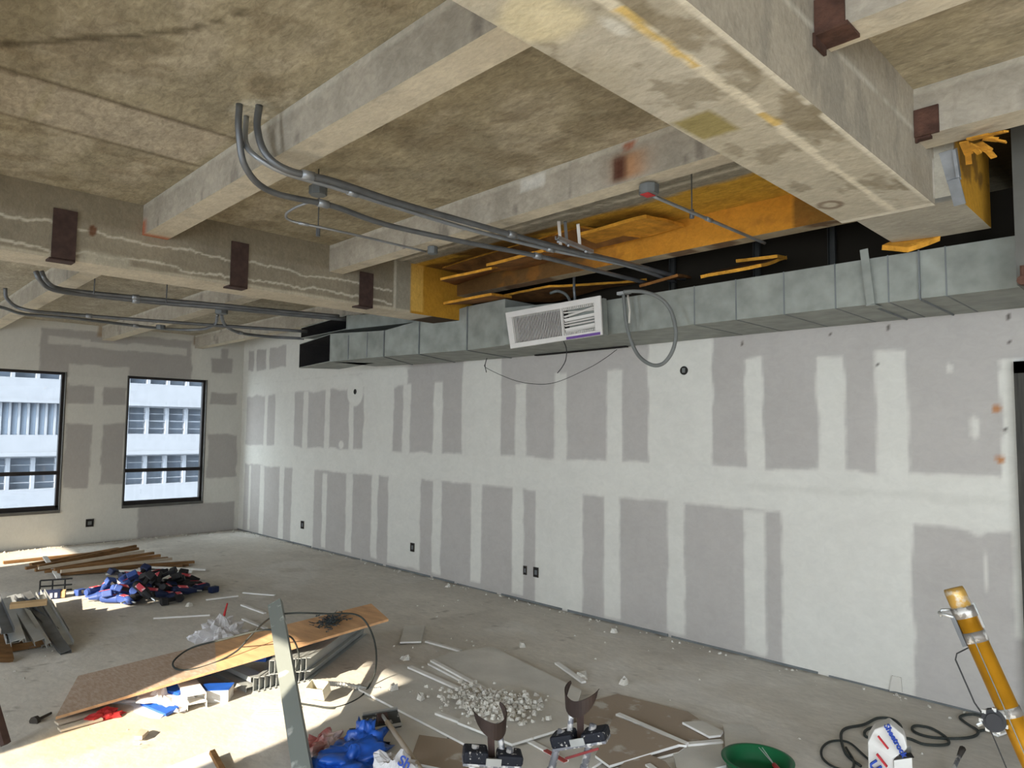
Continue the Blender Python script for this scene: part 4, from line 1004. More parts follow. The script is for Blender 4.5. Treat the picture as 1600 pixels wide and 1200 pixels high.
# ---- heap of blue and black power tools
TG = 'power tools heaped on the floor'
def tool(kind, label):
    cols = {'blue': M_BLUEM, 'navy': M_NAVY, 'black': M_BLACKP}
    m_ = cols[kind]; t = thing('power_tool', label, 'power tool', (0, 0, 0), TG)
    mb = MB(); mb.tube([(-.11, 0, .045), (-.09, 0, .045), (.05, 0, .045), (.09, 0, .045), (.13, 0, .045)], [.030, .038, .040, .028, .018], 12); bd = mb.build('body', m_, t, smooth=False)
    mb = MB(); mb.bar((-.03, 0, .04), (-.07, .12, .035), .038, .034, up=(0, 0, 1)); h = mb.build('handle', M_BLACKP, t, bevel=.006)
    MB().box((-.115, .10, .0), (-.025, .165, .06)).build('battery', m_, t, bevel=.008)
    MB().box((-.06, -.025, .0815), (.035, .022, .0855)).build('red_label', M_REDL, bd)
    MB().tube([(.13, 0, .045), (.185, 0, .045)], .008, 8).build('bit', M_STEEL, t)
    return t
protos = {}
spots = [  # px, py, z, kind, yaw, tilt
 (150, 925, 0, 'blue', 1.0, .1), (163, 932, .02, 'blue', 2.1, .3), (176, 938, 0, 'blue', .4, .2), (195, 940, 0, 'blue', 0.1, 0), (172, 915, .04, 'blue', 2.8, .4), (188, 922, .08, 'blue', .9, .5),
 (203, 912, .10, 'blue', 2.2, .7), (206, 926, .06, 'blue', 1.4, .4), (222, 903, .12, 'navy', .3, .5), (216, 934, .02, 'black', 2.6, .2), (234, 912, .12, 'black', 1.8, .6), (238, 928, .05, 'navy', .6, .3),
 (250, 905, .12, 'black', 2.9, .4), (256, 921, .06, 'black', 1.2, .6), (264, 934, 0, 'navy', .2, .1), (272, 910, .08, 'black', 2.1, .5), (284, 924, .03, 'navy', .8, .3), (291, 905, .05, 'black', .5, .3),
 (302, 916, .02, 'black', 1.7, .2), (311, 921, 0, 'navy', 2.5, .1), (226, 920, .14, 'black', .2, .8), (196, 902, .08, 'navy', 1.1, .4), (242, 900, .08, 'black', 2.3, .3), (278, 935, 0, 'black', 1.5, .1)]
poss = ['at the sunlit left tip of the heap', 'second from the left tip, in the sun', 'at the sunlit front left edge', 'at the front edge with its red label towards the room', 'at the back left of the heap', 'tilted in the left half of the heap',
 'standing up at the left of the crest', 'lying across the left middle', 'on the crest at the middle back', 'at the front edge left of centre', 'on the crest at the centre', 'in the front middle of the heap',
 'on the crest right of centre', 'right of centre half way down', 'at the front edge right of centre', 'on the right shoulder of the heap', 'on the right slope of the heap', 'at the back right of the heap',
 'near the right tip of the heap', 'at the right tip with a red label', 'topmost of the heap', 'at the back, left of the crest', 'at the back beneath the white strips', 'at the front edge near the right end']
for (px, py, z, kind, yaw, tl), n_ in zip(spots, poss):
    lab = {'blue': 'bright blue', 'navy': 'navy blue', 'black': 'black'}[kind]+' power tool '+n_
    p = P(px, py, z=z+.03)
    if kind not in protos: t = protos[kind] = tool(kind, lab)
    else: t = dup(protos[kind], label=lab)
    t.location = (p.x, p.y, z+.002 if z < .01 else z); t.rotation_euler = (tl, tl*.6, yaw*2)
    if z < .01: t.rotation_euler = (0, 0, yaw*2)
# two open tool bags that hold the heap together
for (px, py, w_, d_, h_, m_, lab) in ((255, 922, .55, .30, .10, M_BLACKP, 'flattened black tool bag under the right half of the heap'), (196, 926, .42, .34, .07, M_BLUEM, 'flattened blue tool bag under the left half of the heap')):
    p = P(px, py, z=0); t = thing('tool_bag', lab, 'bag', (p.x, p.y, 0))
    MB().blob((p.x, p.y, .0), (w_*.55, d_*.9, h_), 12, int(px), .25).build('bag_body', m_, t, smooth=False)
    MB().tube(spline([(p.x-.1, p.y-.1, h_*.8), (p.x, p.y-.12, h_+.08), (p.x+.12, p.y-.08, h_+.05), (p.x+.2, p.y, h_*.6)]), .010, 8).build('carry_strap', M_BAGW, t, smooth=True)
# clamp-like black fixture and small boxed part left of the heap
p = P(62, 926, z=0); t = thing('black_frame', 'small black wire frame on the floor left of the blue tools', 'frame', tuple(p))
mb = MB()
for dx in (0, .1, .2): mb.tube([(p.x+dx*.4, p.y+dx, .0), (p.x+dx*.4, p.y+dx, .12)], .008, 6)
mb.tube([(p.x, p.y, .12), (p.x+.1, p.y+.26, .12)], .008, 6).tube([(p.x, p.y, .06), (p.x+.1, p.y+.26, .06)], .008, 6).tube([(p.x, p.y, .01), (p.x+.1, p.y+.26, .01)], .008, 6)
mb.build('wire_frame', M_WIRE, t)
p = P(78, 935, z=0); t = thing('small_box', 'small blue and white box with yellow lid end in the sun', 'box', tuple(p))
M_ = Matrix.Translation(p) @ Matrix.Rotation(1.25, 4, 'Z') @ Matrix.Scale(.75, 4)
MB().box((-.12, -.07, 0), (.12, .07, .10), M=M_).build('carton', M_NAVY, t, bevel=.004)
mb = MB()
for k in range(4): mb.box((-.10+k*.052, -.0725, .02), (-.07+k*.052, -.070, .08), M=M_)
mb.build('printed_panel', M_BAGW, t)
MB().box((.121, -.06, .01), (.17, .06, .09), M=M_).build('yellow_end', M_CARD, t)

# ---- bundle of old steel studs at the left edge
SG = 'steel studs heaped at the left edge'
st = [((40, 925, .25), (103, 1018, .02), .07), ((62, 930, .22), (108, 1008, .02), .06), ((18, 930, .20), (62, 1000, .10), .07), ((28, 935, .24), (85, 990, .05), .06), ((6, 935, .24), (28, 1000, .14), .09), ((20, 960, .12), (45, 1003, .06), .07),
      ((48, 940, .18), (92, 1000, .04), .05), ((0, 948, .15), (20, 1005, .10), .08), ((75, 938, .16), (100, 985, .03), .05), ((-10, 935, .25), (12, 990, .18), .08)]
st += [((30, 928, .12), (70, 1008, .02), .045), ((52, 932, .10), (98, 1012, .01), .04), ((12, 940, .12), (50, 1010, .02), .05), ((66, 926, .12), (104, 990, .02), .035), ((35, 940, .22), (76, 1005, .08), .03)]
nn = ['longest, pointing at the plywood', 'with its bright end beside the longest one', 'in the middle of the heap', 'crossing over the middle', 'broad and pale, far left', 'lowest at the front', 'thin, right of the middle', 'partly outside the left edge', 'short, on the right shoulder', 'topmost at the left edge', 'thin, low in the middle', 'thin, low beside the longest one', 'low at the left of the middle', 'thin, farthest right at the back', 'narrow, lying on the middle ones']
for k, ((a, b, w_), n_) in enumerate(zip(st, nn)):
    tag(MB().channel(P(a[0], a[1], z=a[2]), P(b[0], b[1], z=b[2]), w_, .035, .003, up=(0, 0, 1) if k % 2 else (0, .2, -1)).build('steel_stud', M_STEEL if k % 3 else M_COND), 'grey steel stud in the left heap, '+n_, 'stud', SG)
a, b = P(8, 1013, z=.03), P(80, 1001, z=.03)
tag(MB().bar(a, b, .07, .05).build('wood_block', M_WOOD), 'wooden batten propping the steel studs at the left edge', 'batten')
a, b = P(30, 944, z=.30), P(60, 938, z=.30)
tag(MB().box((-.12, -.045, 0), (.12, .045, .035), M=Matrix.Translation(a.lerp(b, .5)-Vector((0, 0, .03))) @ Matrix.Rotation(1.35, 4, 'Z')).build('cardboard_box', M_CARD), 'small tan cardboard box on top of the steel stud heap', 'box')
tag(MB().bar(P(-6, 960, z=.2), P(8, 1032, z=.02), .10, .03, up=(1, 0, 0)).build('brown_board', M_WOOD), 'brown board standing against the stud heap at the left edge', 'board')
tag(MB().bar(P(-14, 1085, z=.25), P(9, 1163, z=.02), .035, .035).build('wood_post', M_RUSTB), 'dark wooden post cut off by the left edge of the photo', 'post')
for px, py, s_, n_ in ((55, 1127, .05, 'nail head shaped smudge'),):
    a, b = P(52, 1128, z=.01), P(80, 1114, z=.01)
    tag(MB().tube([a, a.lerp(b, .2), a.lerp(b, .3), b], [.028, .026, .009, .007], 8).build('dark_bolt', M_DIRT), 'dark bolt lying on the dusty floor left of the plywood', 'bolt')

# ---- plywood on the metal bundle
zl, zr = .04, .345
ply = [P(87, 1120, z=zl), P(607, 967, z=zr), P(580, 943, z=zr), P(122, 1056, z=zl)]
pt = thing('plywood_sheet', 'long narrow plywood sheet bridging the floor and a stack of metal studs', 'plywood', tuple(ply[0].lerp(ply[2], .5)-Vector((0, 0, .1))))
def plyp(u, v, h=0):
    return ply[0].lerp(ply[1], u).lerp(ply[3].lerp(ply[2], u), v)+Vector((0, 0, h))
mb = MB(); K = 14
top = []; 
for i in range(K):
    u0, u1 = i/K, (i+1)/K
    for lay in (0,):
        vs = [plyp(u0, 0), plyp(u1, 0), plyp(u1, 1), plyp(u0, 1), plyp(u0, 0, -.016), plyp(u1, 0, -.016), plyp(u1, 1, -.016), plyp(u0, 1, -.016)]
        mi = 1 if u1 < .43 else 0
        mb.add(vs, [(0,1,2,3)], mi); mb.add(vs, [(7,6,5,4), (0,4,5,1), (2,6,7,3)], 0)
        if i == 0: mb.add(vs, [(3,7,4,0)], 0)
        if i == K-1: mb.add(vs, [(1,5,6,2)], 0)
mb.build('board', [M_PLY, M_PLYD], pt)
# screws spilt on it
mb = MB()
for k in range(170):
    px = R3.gauss(517, 11); py = R3.gauss(969, 4.5)+(517-px)*.05
    q = P(px, py, z=.31)
    u_, v_ = .5, .5
    a_ = R3.random()*6.28; l_ = .034
    n_ = (ply[1]-ply[0]).cross(ply[3]-ply[0]).normalized(); zz_ = ply[0].z-((q.x-ply[0].x)*n_.x+(q.y-ply[0].y)*n_.y)/n_.z
    q = Vector((q.x, q.y, zz_+.006+R3.random()*.02)); e = Vector((math.cos(a_)*l_, math.sin(a_)*l_, R3.uniform(-.004, .012)))
    mb.tube([q, q+e*.12, q+e], [.0062, .0026, .002], 5)
tag(mb.build('loose_screws', M_SCREW), 'heap of loose drywall screws spilt on the plywood', 'screws', None, 'stuff')
# bundle of new studs below it: two layers of open C ends
BG = 'new steel studs stacked under the plywood'
ax = Vector((-.60, .80, 0)).normalized()
def bstud(px, py, z, ln, lab, w_=.034, h_=.088):
    a = P(px, py, z=z); b = a+ax*ln; up = Vector((0, 0, 1))
    r = ax.cross(up).normalized()
    mb = MB()
    c = a+Vector((0, 0, h_/2)); d = b+Vector((0, 0, h_/2))
    mb.channel(c-r*w_*.5, d-r*w_*.5, h_, w_, .0025, up=tuple(r))
    return tag(mb.build('steel_stud', M_GALVN), lab, 'stud', BG)
M_GALVN = mat('new_galvanized_stud', (.42, .44, .43), rough=.45, metal=.45, var=.12)
w10 = ['farthest left', 'second from the left', 'third from the left', 'fourth from the left', 'fifth from the left', 'fifth from the right', 'fourth from the right', 'third from the right', 'second from the right', 'rightmost']
for k in range(10):
    px = 399+k*8.9; py = 1081-k*1.9
    bstud(px, py, .004, 1.1, 'steel stud end in the lower row under the plywood, '+w10[k])
for k in range(8):
    px = 424+k*8.2; py = 1054-k*.7
    a0 = P(px, py, z=.10)
    bstud(px, py, .100, 1.0, 'steel stud end in the upper row under the plywood, '+['first from the left', 'second from the left', 'third from the left', 'fourth from the left', 'fourth from the right', 'third from the right', 'second from the right', 'at the right end'][k])
# flat-lying studs whose backs catch the sun, left of the bundle
for (a, b, n_) in (((395, 1072, .03), (330, 1040, .03), 'front'), ((402, 1056, .07), (345, 1030, .07), 'back')):
    tag(MB().channel(P(a[0], a[1], z=a[2]), P(b[0], b[1], z=b[2]), .09, .03, .003, up=(0, 0, -1)).build('steel_track', M_GALVN), 'pale steel track lying flat left of the stud bundle, '+n_+' one', 'track')
# short white track offcuts with blue film
for (px, py, n_, z) in ((308, 1108, 'lower', 0), (307, 1095, 'upper', .045)):
    a = P(px, py, z=z+.005); b = a+Vector((-.62, .10, 0))
    tag(MB().channel(a, b, .11, .036, .004, up=(0, 0, -1)).xform(Matrix.Translation((0, 0, .036))).build('white_track', M_CARDW), 'short white track offcut by the crumpled blue and white bag, '+n_+' of two', 'track', 'white track offcuts')
p = P(262, 1090, z=0); t = thing('plastic_wrap', 'crumpled clear wrap with blue print in front of the plywood', 'wrap', tuple(p))
MB().blob((p.x-.05, p.y-.05, 0), (.30, .17, .055), 14, 5, .5).build('film', M_BAGW, t)
mb = MB()
for (x, y, z, w_, d_, h_, r_) in ((.02, .02, .05, .10, .09, .02, .4), (-.16, .02, .05, .12, .05, .02, .9), (.16, -.10, .012, .14, .08, .016, .2)):
    mb.box((-w_, -d_/2, 0), (w_, d_/2, h_), M=Matrix.Translation((p.x+x, p.y+y, z)) @ Matrix.Rotation(r_, 4, 'Z') @ Matrix.Rotation(.2, 4, 'X'))
mb.build('blue_print', M_BLUE, t)
p = P(337, 1092, z=0); t = thing('plastic_offcut', 'crumpled blue and white plastic scrap right of the white track offcuts', 'wrap', tuple(p))
MB().box((-.09, -.06, 0), (.09, .06, .07), M=Matrix.Translation(p) @ Matrix.Rotation(.9, 4, 'Z')).build('folded_scrap', M_CARDW, t)
MB().box((-.092, -.062, .071), (.092, .062, .075), M=Matrix.Translation(p) @ Matrix.Rotation(.9, 4, 'Z')).build('blue_film', M_BLUE, t)
p = P(322, 1060, z=.0); tag(MB().bar(p+Vector((0, 0, .02)), P(325, 1045, z=.10), .06, .012).build('blue_tape', M_BLUE), 'strip of blue film standing behind the white track offcuts', 'film')
tag(MB().box((-.07, -.05, 0), (.07, .05, .09), M=Matrix.Translation(P(405, 1030, z=.11)) @ Matrix.Rotation(.7, 4, 'Z')).build('blue_carton', M_BLUE), 'small bright blue carton tucked under the plywood on the studs', 'carton')
# small paper with red print
p = P(432, 1113, z=0); t = thing('paper_sack', 'flat white paper sack with faded red print on the sunny floor', 'paper', (p.x, p.y, 0))
M_ = Matrix.Translation(p) @ Matrix.Rotation(.1, 4, 'Z')
M_ = Matrix.Translation(p) @ Matrix.Rotation(.75, 4, 'Z') @ Matrix.Scale(.62, 4)
MB().box((-.19, -.13, .001), (.19, .13, .016), M=M_).build('sack', M_CARDW, t, bevel=.002)
mb = MB()
for k in range(4): mb.box((-.16, -.11+k*.04, .0162), (.02 if k % 2 else .06, -.095+k*.04, .0172), M=M_)
mb.build('red_print', mat('faded_red_print', (.62, .38, .36), rough=.9, var=.1), t)
# white bag behind the plywood
p = P(342, 1000, z=0); t = thing('plastic_bag', 'crumpled white plastic bag behind the plywood with a red tie', 'bag', tuple(p))
MB().blob((p.x-.05, p.y+.02, 0), (.13, .20, .12), 22, 8, .4, freq=3).build('bag_body', M_BAGW, t, smooth=False)
MB().tube([(p.x-.05, p.y+.05, .15), (p.x-.03, p.y+.07, .27)], [.012, .006], 6).build('red_tie', M_RED, t)

# ---- steel stud leaning up across the plywood
a = P(473, 1216, d=3.22); b = P(428, 940, d=4.60)
a2 = a+(a-b)*.16; 
if a2.z < .005: a2 = a+(a-b)*((a.z-.005)/(b.z-a.z))
dv = (b-a2).normalized(); vw = (Vector((0, 0, CAMZ))-a).normalized()
side = dv.cross(vw).normalized(); nrm = side.cross(dv).normalized()
if nrm.dot(vw) < 0: nrm = -nrm
M_SPAT = mat('plaster_smeared_stud', (.24, .26, .24), rough=.5, metal=.3, col2=(.55, .56, .53), scale=6, thr=(.58, .63))
tag(MB().channel(a2, b, .088, .035, .003, up=tuple((-nrm+side*.35).normalized())).build('steel_stud', M_SPAT), 'long steel stud smeared with plaster leaning up over the plywood', 'stud')

# ---- thin black cord in a big loop over the plywood
cp = [(462, 1047, .13), (467, 1025, .2), (460, 1002, .30), (447, 992, .36), (415, 984, .40), (350, 999, .30), (300, 1012, .20), (272, 1032, .16), (275, 1045, .14), (300, 1046, .15), (337, 1035, .17), (370, 1017, .22), (390, 995, .30), (410, 975, .38),
      (430, 962, .46), (462, 958, .50), (512, 959, .50), (555, 960, .48), (575, 977, .42), (587, 1012, .28), (586, 1050, .10), (570, 1082, .02), (550, 1097, .012), (520, 1106, .012), (487, 1102, .012), (467, 1099, .012)]
tag(MB().tube(spline([P(x, y, z=z) for x, y, z in cp]), .006, 8).build('extension_cord', M_CORD, smooth=True), 'thin black cord springing in a wide loop over the plywood sheet', 'cord')
# electrical box with a flexible pigtail, in the sun
p = P(500, 1090, z=0); t = thing('metal_box', 'pale metal electrical box with coiled whip in the sunlight', 'electrical box', tuple(p))
M_ = Matrix.Translation(P(497, 1078, z=.07)) @ Matrix.Rotation(.5, 4, 'Z') @ Matrix.Rotation(.35, 4, 'X') @ Matrix.Scale(.68, 4)
mb = MB(); h = .055
mb.box((-.09, -.06, -h), (.09, .06, -h+.005), M=M_).box((-.09, -.06, -h), (-.085, .06, h), M=M_).box((.085, -.06, -h), (.09, .06, h), M=M_).box((-.085, -.06, -h), (.085, -.055, h), M=M_).box((-.085, .055, -h), (.085, .06, h), M=M_)
mb.build('box_shell', mat('cream_metal', (.62, .58, .46), rough=.5), t)
MB().box((-.03, -.03, -h+.006), (.04, .03, -.01), M=M_).build('device', M_GALVD, t)
pts = spline([P(510, 1068, z=.08), P(530, 1069, z=.05), P(560, 1074, z=.03), P(580, 1078, z=.02), P(595, 1077, z=.02)], 10)
MB().tube(pts, [.013+.0035*(i % 2) for i in range(len(pts))], 8).build('flexible_whip', M_STEEL, t)

# ---- plasterboard sheets on the floor
DG = 'scrap plasterboard sheets on the floor'
def board(px, z, lab, face=M_DWFACE, th=.0125, group=DG):
    q = [P(x, y, z=z+th) for x, y in px]
    mb = MB(); mb.prism([v-Vector((0, 0, th)) for v in q], (0, 0, th), 0, 1)
    return tag(mb.build('plasterboard_sheet', [face, M_CHALK]), lab, 'plasterboard', group)
board([(476, 1160), (560, 1068), (625, 1080), (700, 1150), (690, 1180), (600, 1178), (545, 1172)], .001, 'pale sheet lowest of all, running out into the sunlight', M_DWLIGHT)
board([(560, 1076), (612, 1038), (690, 1040), (925, 1150), (895, 1205), (800, 1200), (742, 1170)], .018, 'large grey sheet with a long white front edge, broken at its back', M_DWFACE)
board([(668, 1036), (700, 1020), (768, 1010), (908, 1078), (902, 1098), (850, 1125), (757, 1082)], .032, 'grey sheet lying on top at the back of the stack', M_DWFACE)
board([(742, 1086), (800, 1070), (900, 1108), (885, 1136), (800, 1162), (715, 1128)], .046, 'pale dusty sheet on top in the middle, under the plaster rubble', M_DWLIGHT)
board([(655, 1148), (742, 1160), (850, 1178), (760, 1215), (640, 1190)], .003, 'brownish sheet showing below the large grey sheet', M_DWBACK)
board([(905, 1100), (965, 1084), (1075, 1112), (1125, 1145), (1128, 1160), (1075, 1164), (1060, 1175), (940, 1205), (880, 1205), (860, 1160)], .004, 'brown paper backed sheet right of the stilts', M_DWBACK)
board([(800, 1150), (905, 1128), (960, 1150), (955, 1180), (900, 1215), (820, 1215)], .020, 'beige sheet lying between the two stilts', M_DWLIGHT)
board([(960, 1118), (1073, 1164), (1060, 1163), (952, 1196), (930, 1180)], .0365, 'brown sheet with one straight white edge, right of the stilts', M_DWBACK)
board([(1066, 1128), (1098, 1126), (1130, 1142), (1126, 1148), (1108, 1150)], .022, 'small pale offcut at the right corner of the brown sheet', M_DWLIGHT)
board([(1130, 1131), (1175, 1133), (1190, 1150), (1196, 1172), (1134, 1170)], .002, 'dusty offcut on the floor behind the green basin', M_DWFACE)
board([(1050, 1168), (1128, 1160), (1135, 1195), (1060, 1215)], .002, 'grey sheet half hidden left of the green basin', M_DWFACE)
board([(955, 1210), (985, 1182), (1010, 1176), (1040, 1190), (1060, 1215)], .030, 'brown offcut at the bottom edge of the photo', M_DWBACK)
board([(625, 1003), (632, 978), (664, 977), (658, 1002)], .01, 'small square grey offcut on its own behind the stack', M_DWFACE)
SGp = 'white board strips lying on the plasterboard'
for (a, b, z, w_, lab) in (((640, 1042), (742, 1087), .046, .035, 'on the back sheet, left one of the close pair'), ((675, 1032), (760, 1078), .050, .03, 'on the back sheet, right one of the close pair'), ((682, 1114), (736, 1134), .036, .03, 'short, left of the plaster rubble'),
        ((666, 1002), (720, 1017), .02, .03, 'at the back left corner of the stack'), ((870, 1036), (912, 1066), .02, .035, 'crossing the back edge of the stack'), ((812, 1150), (885, 1190), .036, .03, 'with a red end, left of the right stilt'),
        ((965, 1116), (1073, 1163), .040, .035, 'longest, pointing at the small pale offcut'), ((948, 1195), (1062, 1162), .040, .035, 'running to the bottom right of the stilts'), ((1073, 1163), (1128, 1158), .020, .03, 'along the front of the brown sheet'),
        ((380, 926), (430, 930), .01, .03, 'on the bare floor behind the leaning stud, farthest'), ((378, 945), (414, 958), .01, .03, 'on the bare floor behind the leaning stud, middle'), ((380, 967), (416, 982), .01, .03, 'on the bare floor behind the leaning stud, nearest'), ((322, 937), (372, 931), .01, .03, 'on the floor right of the blue tools'), ((240, 966), (328, 961), .008, .02, 'thin, on the bare floor before the blue tools'), ((1012, 1195), (1040, 1215), .045, .03, 'cut off by the bottom edge')):
    tag(MB().bar(P(*a, z=z), P(*b, z=z), w_, .012).build('board_strip', M_CHALK), 'white board strip '+lab, 'strip', SGp if b[0] > 600 else None)
a, b = P(852, 1172, z=.052), P(884, 1190, z=.052)
tag(MB().bar(a, b, .026, .005).build('red_tape', mat('faded_red_tape', (.32, .06, .05), rough=.8, var=.25)), 'strip of red tape on the white board strip left of the right stilt', 'tape')
# plaster rubble and crumbs (uncountable)
mb = MB()
def chunk(mb, p, s_, sd):
    r = random.Random(sd); n = r.choice((5, 6)); ph = r.random()*6; 
    lo = [(p.x+s_*math.cos(ph+i*2*math.pi/n)*r.uniform(.6, 1.1), p.y+s_*math.sin(ph+i*2*math.pi/n)*r.uniform(.6, 1.1), p.z) for i in range(n)]
    hi = [(p.x+(q[0]-p.x)*r.uniform(.4, .85), p.y+(q[1]-p.y)*r.uniform(.4, .85), p.z+s_*r.uniform(.4, 1.0)) for q in lo]
    mb.add(lo+hi, [tuple(range(n))[::-1], tuple(range(n, 2*n))]+[(i, (i+1) % n, (i+1) % n+n, i+n) for i in range(n)])
for k in range(520):
    px = R3.gauss(772, 32); py = R3.gauss(1098, 12)+(px-772)*.12
    chunk(mb, P(px, py, z=.060+max(0, R3.gauss(.004, .008))), R3.uniform(.006, .026), k)
tag(mb.build('plaster_rubble', M_PLASTER), 'heap of broken white plaster crumbs on the plasterboard stack', 'rubble', None, 'stuff')
mb = MB()
for k in range(300):
    px = R3.uniform(0, 1560); py = 905+abs(R3.gauss(0, 1))*110
    q = P(px, py, z=.001)
    if q.y > W-.04 or q.x < L+.1 or py > 1210 or q.x > .2: continue
    if 560 < px < 900 and py > 1010: q.z = .052 if py > 1040 else .03
    if 90 < px < 610 and 940 < py < 1120: continue
    chunk(mb, q, R3.choice((.004, .005, .007, .011)), 900+k)
for k in range(140):   # along the wall foot
    x = R3.uniform(L+.1, -1); chunk(mb, Vector((x, W-.02-abs(R3.gauss(0, .05))-.02, .001)), R3.uniform(.006, .016), 3000+k)
for k in range(70):
    y = R3.uniform(1.8, W-.2); chunk(mb, Vector((L+.05+abs(R3.gauss(0, .08)), y, .001)), R3.uniform(.008, .022), 4000+k)
tag(mb.build('floor_crumbs', M_PLASTER), 'plaster crumbs and chips scattered over the floor', 'rubble', None, 'stuff')
CG = 'single plaster lumps on the floor'
for px, py, s_, lab in ((908, 1059, .05, 'right of the white strip at the back of the stack'), (975, 1068, .05, 'alone on the bare floor right of the stack'), (634, 1030, .05, 'at the back left corner of the large sheet'), (616, 1077, .04, 'on the left part of the large sheet'), (658, 1092, .04, 'on the middle of the large sheet'), (817, 1010, .05, 'against the back edge of the stack'), (960, 988, .04, 'near the foot of the long wall'), (700, 917, .035, 'by the wall foot under the outlet pair'), (296, 947, .04, 'in front of the blue tools')):
    z = .034 if 600 < px < 700 and py > 1060 else .001
    mb = MB(); chunk(mb, P(px, py, z=z), s_, int(px)); tag(mb.build('plaster_lump', M_PLASTER), 'small white plaster lump '+lab, 'rubble', CG)
# dark sweepings along the window wall
p = P(185, 838, z=0)
mb = MB()
for k in range(60): chunk(mb, P(R3.gauss(186, 6), R3.gauss(839, 1.2), z=.001), R3.uniform(.01, .04), 6000+k)
tag(mb.build('dark_sweepings', M_DIRT), 'small dark heap of sweepings at the foot of the window wall', 'rubble', None, 'stuff')

# ---- pole sander
q0 = P(597, 1131, z=.03); 
t = thing('pole_sander', 'pole sander with spattered dark head lying on the boards', 'sander', (q0.x, q0.y, .03))
e0, e1 = P(569, 1131, z=.065), P(624, 1121, z=.065)
yaw = math.atan2((e1-e0).y, (e1-e0).x); M_ = Matrix.Translation(e0.lerp(e1, .5)+Vector((0, 0, .0))) @ Matrix.Rotation(yaw, 4, 'Z') @ Matrix.Rotation(.55, 4, 'X')
hw = (e1-e0).length/2
MB().box((-hw, -.055, -.012), (hw, .055, .006), M=M_).build('head_plate', M_SANDER, t, bevel=.003)
MB().box((-hw, .045, .006), (hw, .058, .018), M=M_).box((-hw, -.058, .006), (hw, -.045, .018), M=M_).build('clamp_rails', M_STEEL, t)
MB().box((-.03, -.025, .006), (.03, .025, .035), M=M_).build('swivel', M_RUSTB, t, bevel=.004)
ctr = e0.lerp(e1, .5); e_ = P(664, 1212, z=.10)
MB().tube([ctr+Vector((0, 0, .03)), ctr.lerp(e_, .15)+Vector((0, 0, .025))], .009, 8).build('ferrule', M_STEEL, t, smooth=True)
MB().tube([ctr.lerp(e_, .14)+Vector((0, 0, .026)), e_, e_+(e_-ctr)*.6+Vector((0, 0, .03))], .0135, 12).build('wooden_pole', M_WOODL, t, smooth=True)
a_, b_ = P(548, 1153, z=.03), P(564, 1150, z=.03)
M_ = Matrix.Translation(a_.lerp(b_, .5)) @ Matrix.Rotation(yaw+1.3, 4, 'Z')
t = thing('sanding_head', 'second small sanding head half under the blue bag', 'sander', (a_.x, a_.y, .016))
MB().box((-.10, -.04, -.012), (.10, .04, .008), M=M_).build('head_plate', M_SANDER, t, bevel=.003)
MB().box((-.02, -.02, .008), (.02, .02, .022), M=M_).build('swivel', M_DIRT, t)

# ---- bags at the bottom edge
p = P(548, 1196, z=0); t = thing('blue_plastic_bag', 'crumpled bright blue plastic sheet at the bottom edge of the photo', 'bag', (p.x, p.y, .001))
MB().blob((p.x, p.y, .02), (.12, .17, .06), 26, 21, .6, freq=2.2).blob((p.x-.10, p.y+.14, .02), (.08, .09, .10), 20, 25, .6, freq=2.2).blob((p.x+.06, p.y-.16, .01), (.12, .14, .05), 20, 27, .6).build('bag_folds', M_BLUE, t, smooth=True)
p = P(494, 1180, z=0); t = thing('red_plastic_sack', 'crumpled clear sack with red print beside the leaning stud', 'bag', (p.x, p.y, .001))
MB().blob((p.x-.06, p.y+.06, .01), (.07, .11, .05), 16, 31, .6, freq=2.5).build('sack_folds', M_PINK, t)
def text(txt, size, M_, name, m_, parent, ext=.0015):
    cu = bpy.data.curves.new(name, 'FONT'); cu.body = txt; cu.size = size; cu.extrude = ext; cu.align_x = 'CENTER'; cu.align_y = 'CENTER'; cu.offset = size*.02
    o = bpy.data.objects.new(name, cu); COL.objects.link(o); bpy.context.view_layer.update()
    me = bpy.data.meshes.new_from_object(o.evaluated_get(bpy.context.evaluated_depsgraph_get()))
    bpy.data.objects.remove(o); v = [tuple(M_ @ q.co) for q in me.vertices]; f = [tuple(q.vertices) for q in me.polygons]
    mb = MB(); mb.add(v, f); return mb.build(name, m_, parent)
def facing(loc, up_tilt=0.0, roll=0.0):
    """frame whose Z looks at the lens side, Y up"""
    z = Vector((-loc[0], -loc[1], (CAMZ-loc[2])*up_tilt)).normalized(); x = Vector((0, 0, 1)).cross(z).normalized(); y = z.cross(x)
    return Matrix(((x.x, y.x, z.x, loc[0]), (x.y, y.y, z.y, loc[1]), (x.z, y.z, z.z, loc[2]), (0, 0, 0, 1))) @ Matrix.Rotation(roll, 4, 'Z')
p = P(614, 1222, z=.03); t = thing('printed_bag', 'white plastic bag printed with blue letters at the bottom edge', 'bag', (p.x, p.y, .001))
MB().blob((p.x, p.y, .02), (.10, .11, .12), 20, 41, .35, freq=2.5).build('bag_folds', M_BAGW, t)
q = P(632, 1192, z=.13); q = q.lerp(Vector((0, 0, CAMZ)), .02)
text('Sh', .06, facing(tuple(q), .9, -.5), 'blue_print', M_INKB, t, .012)

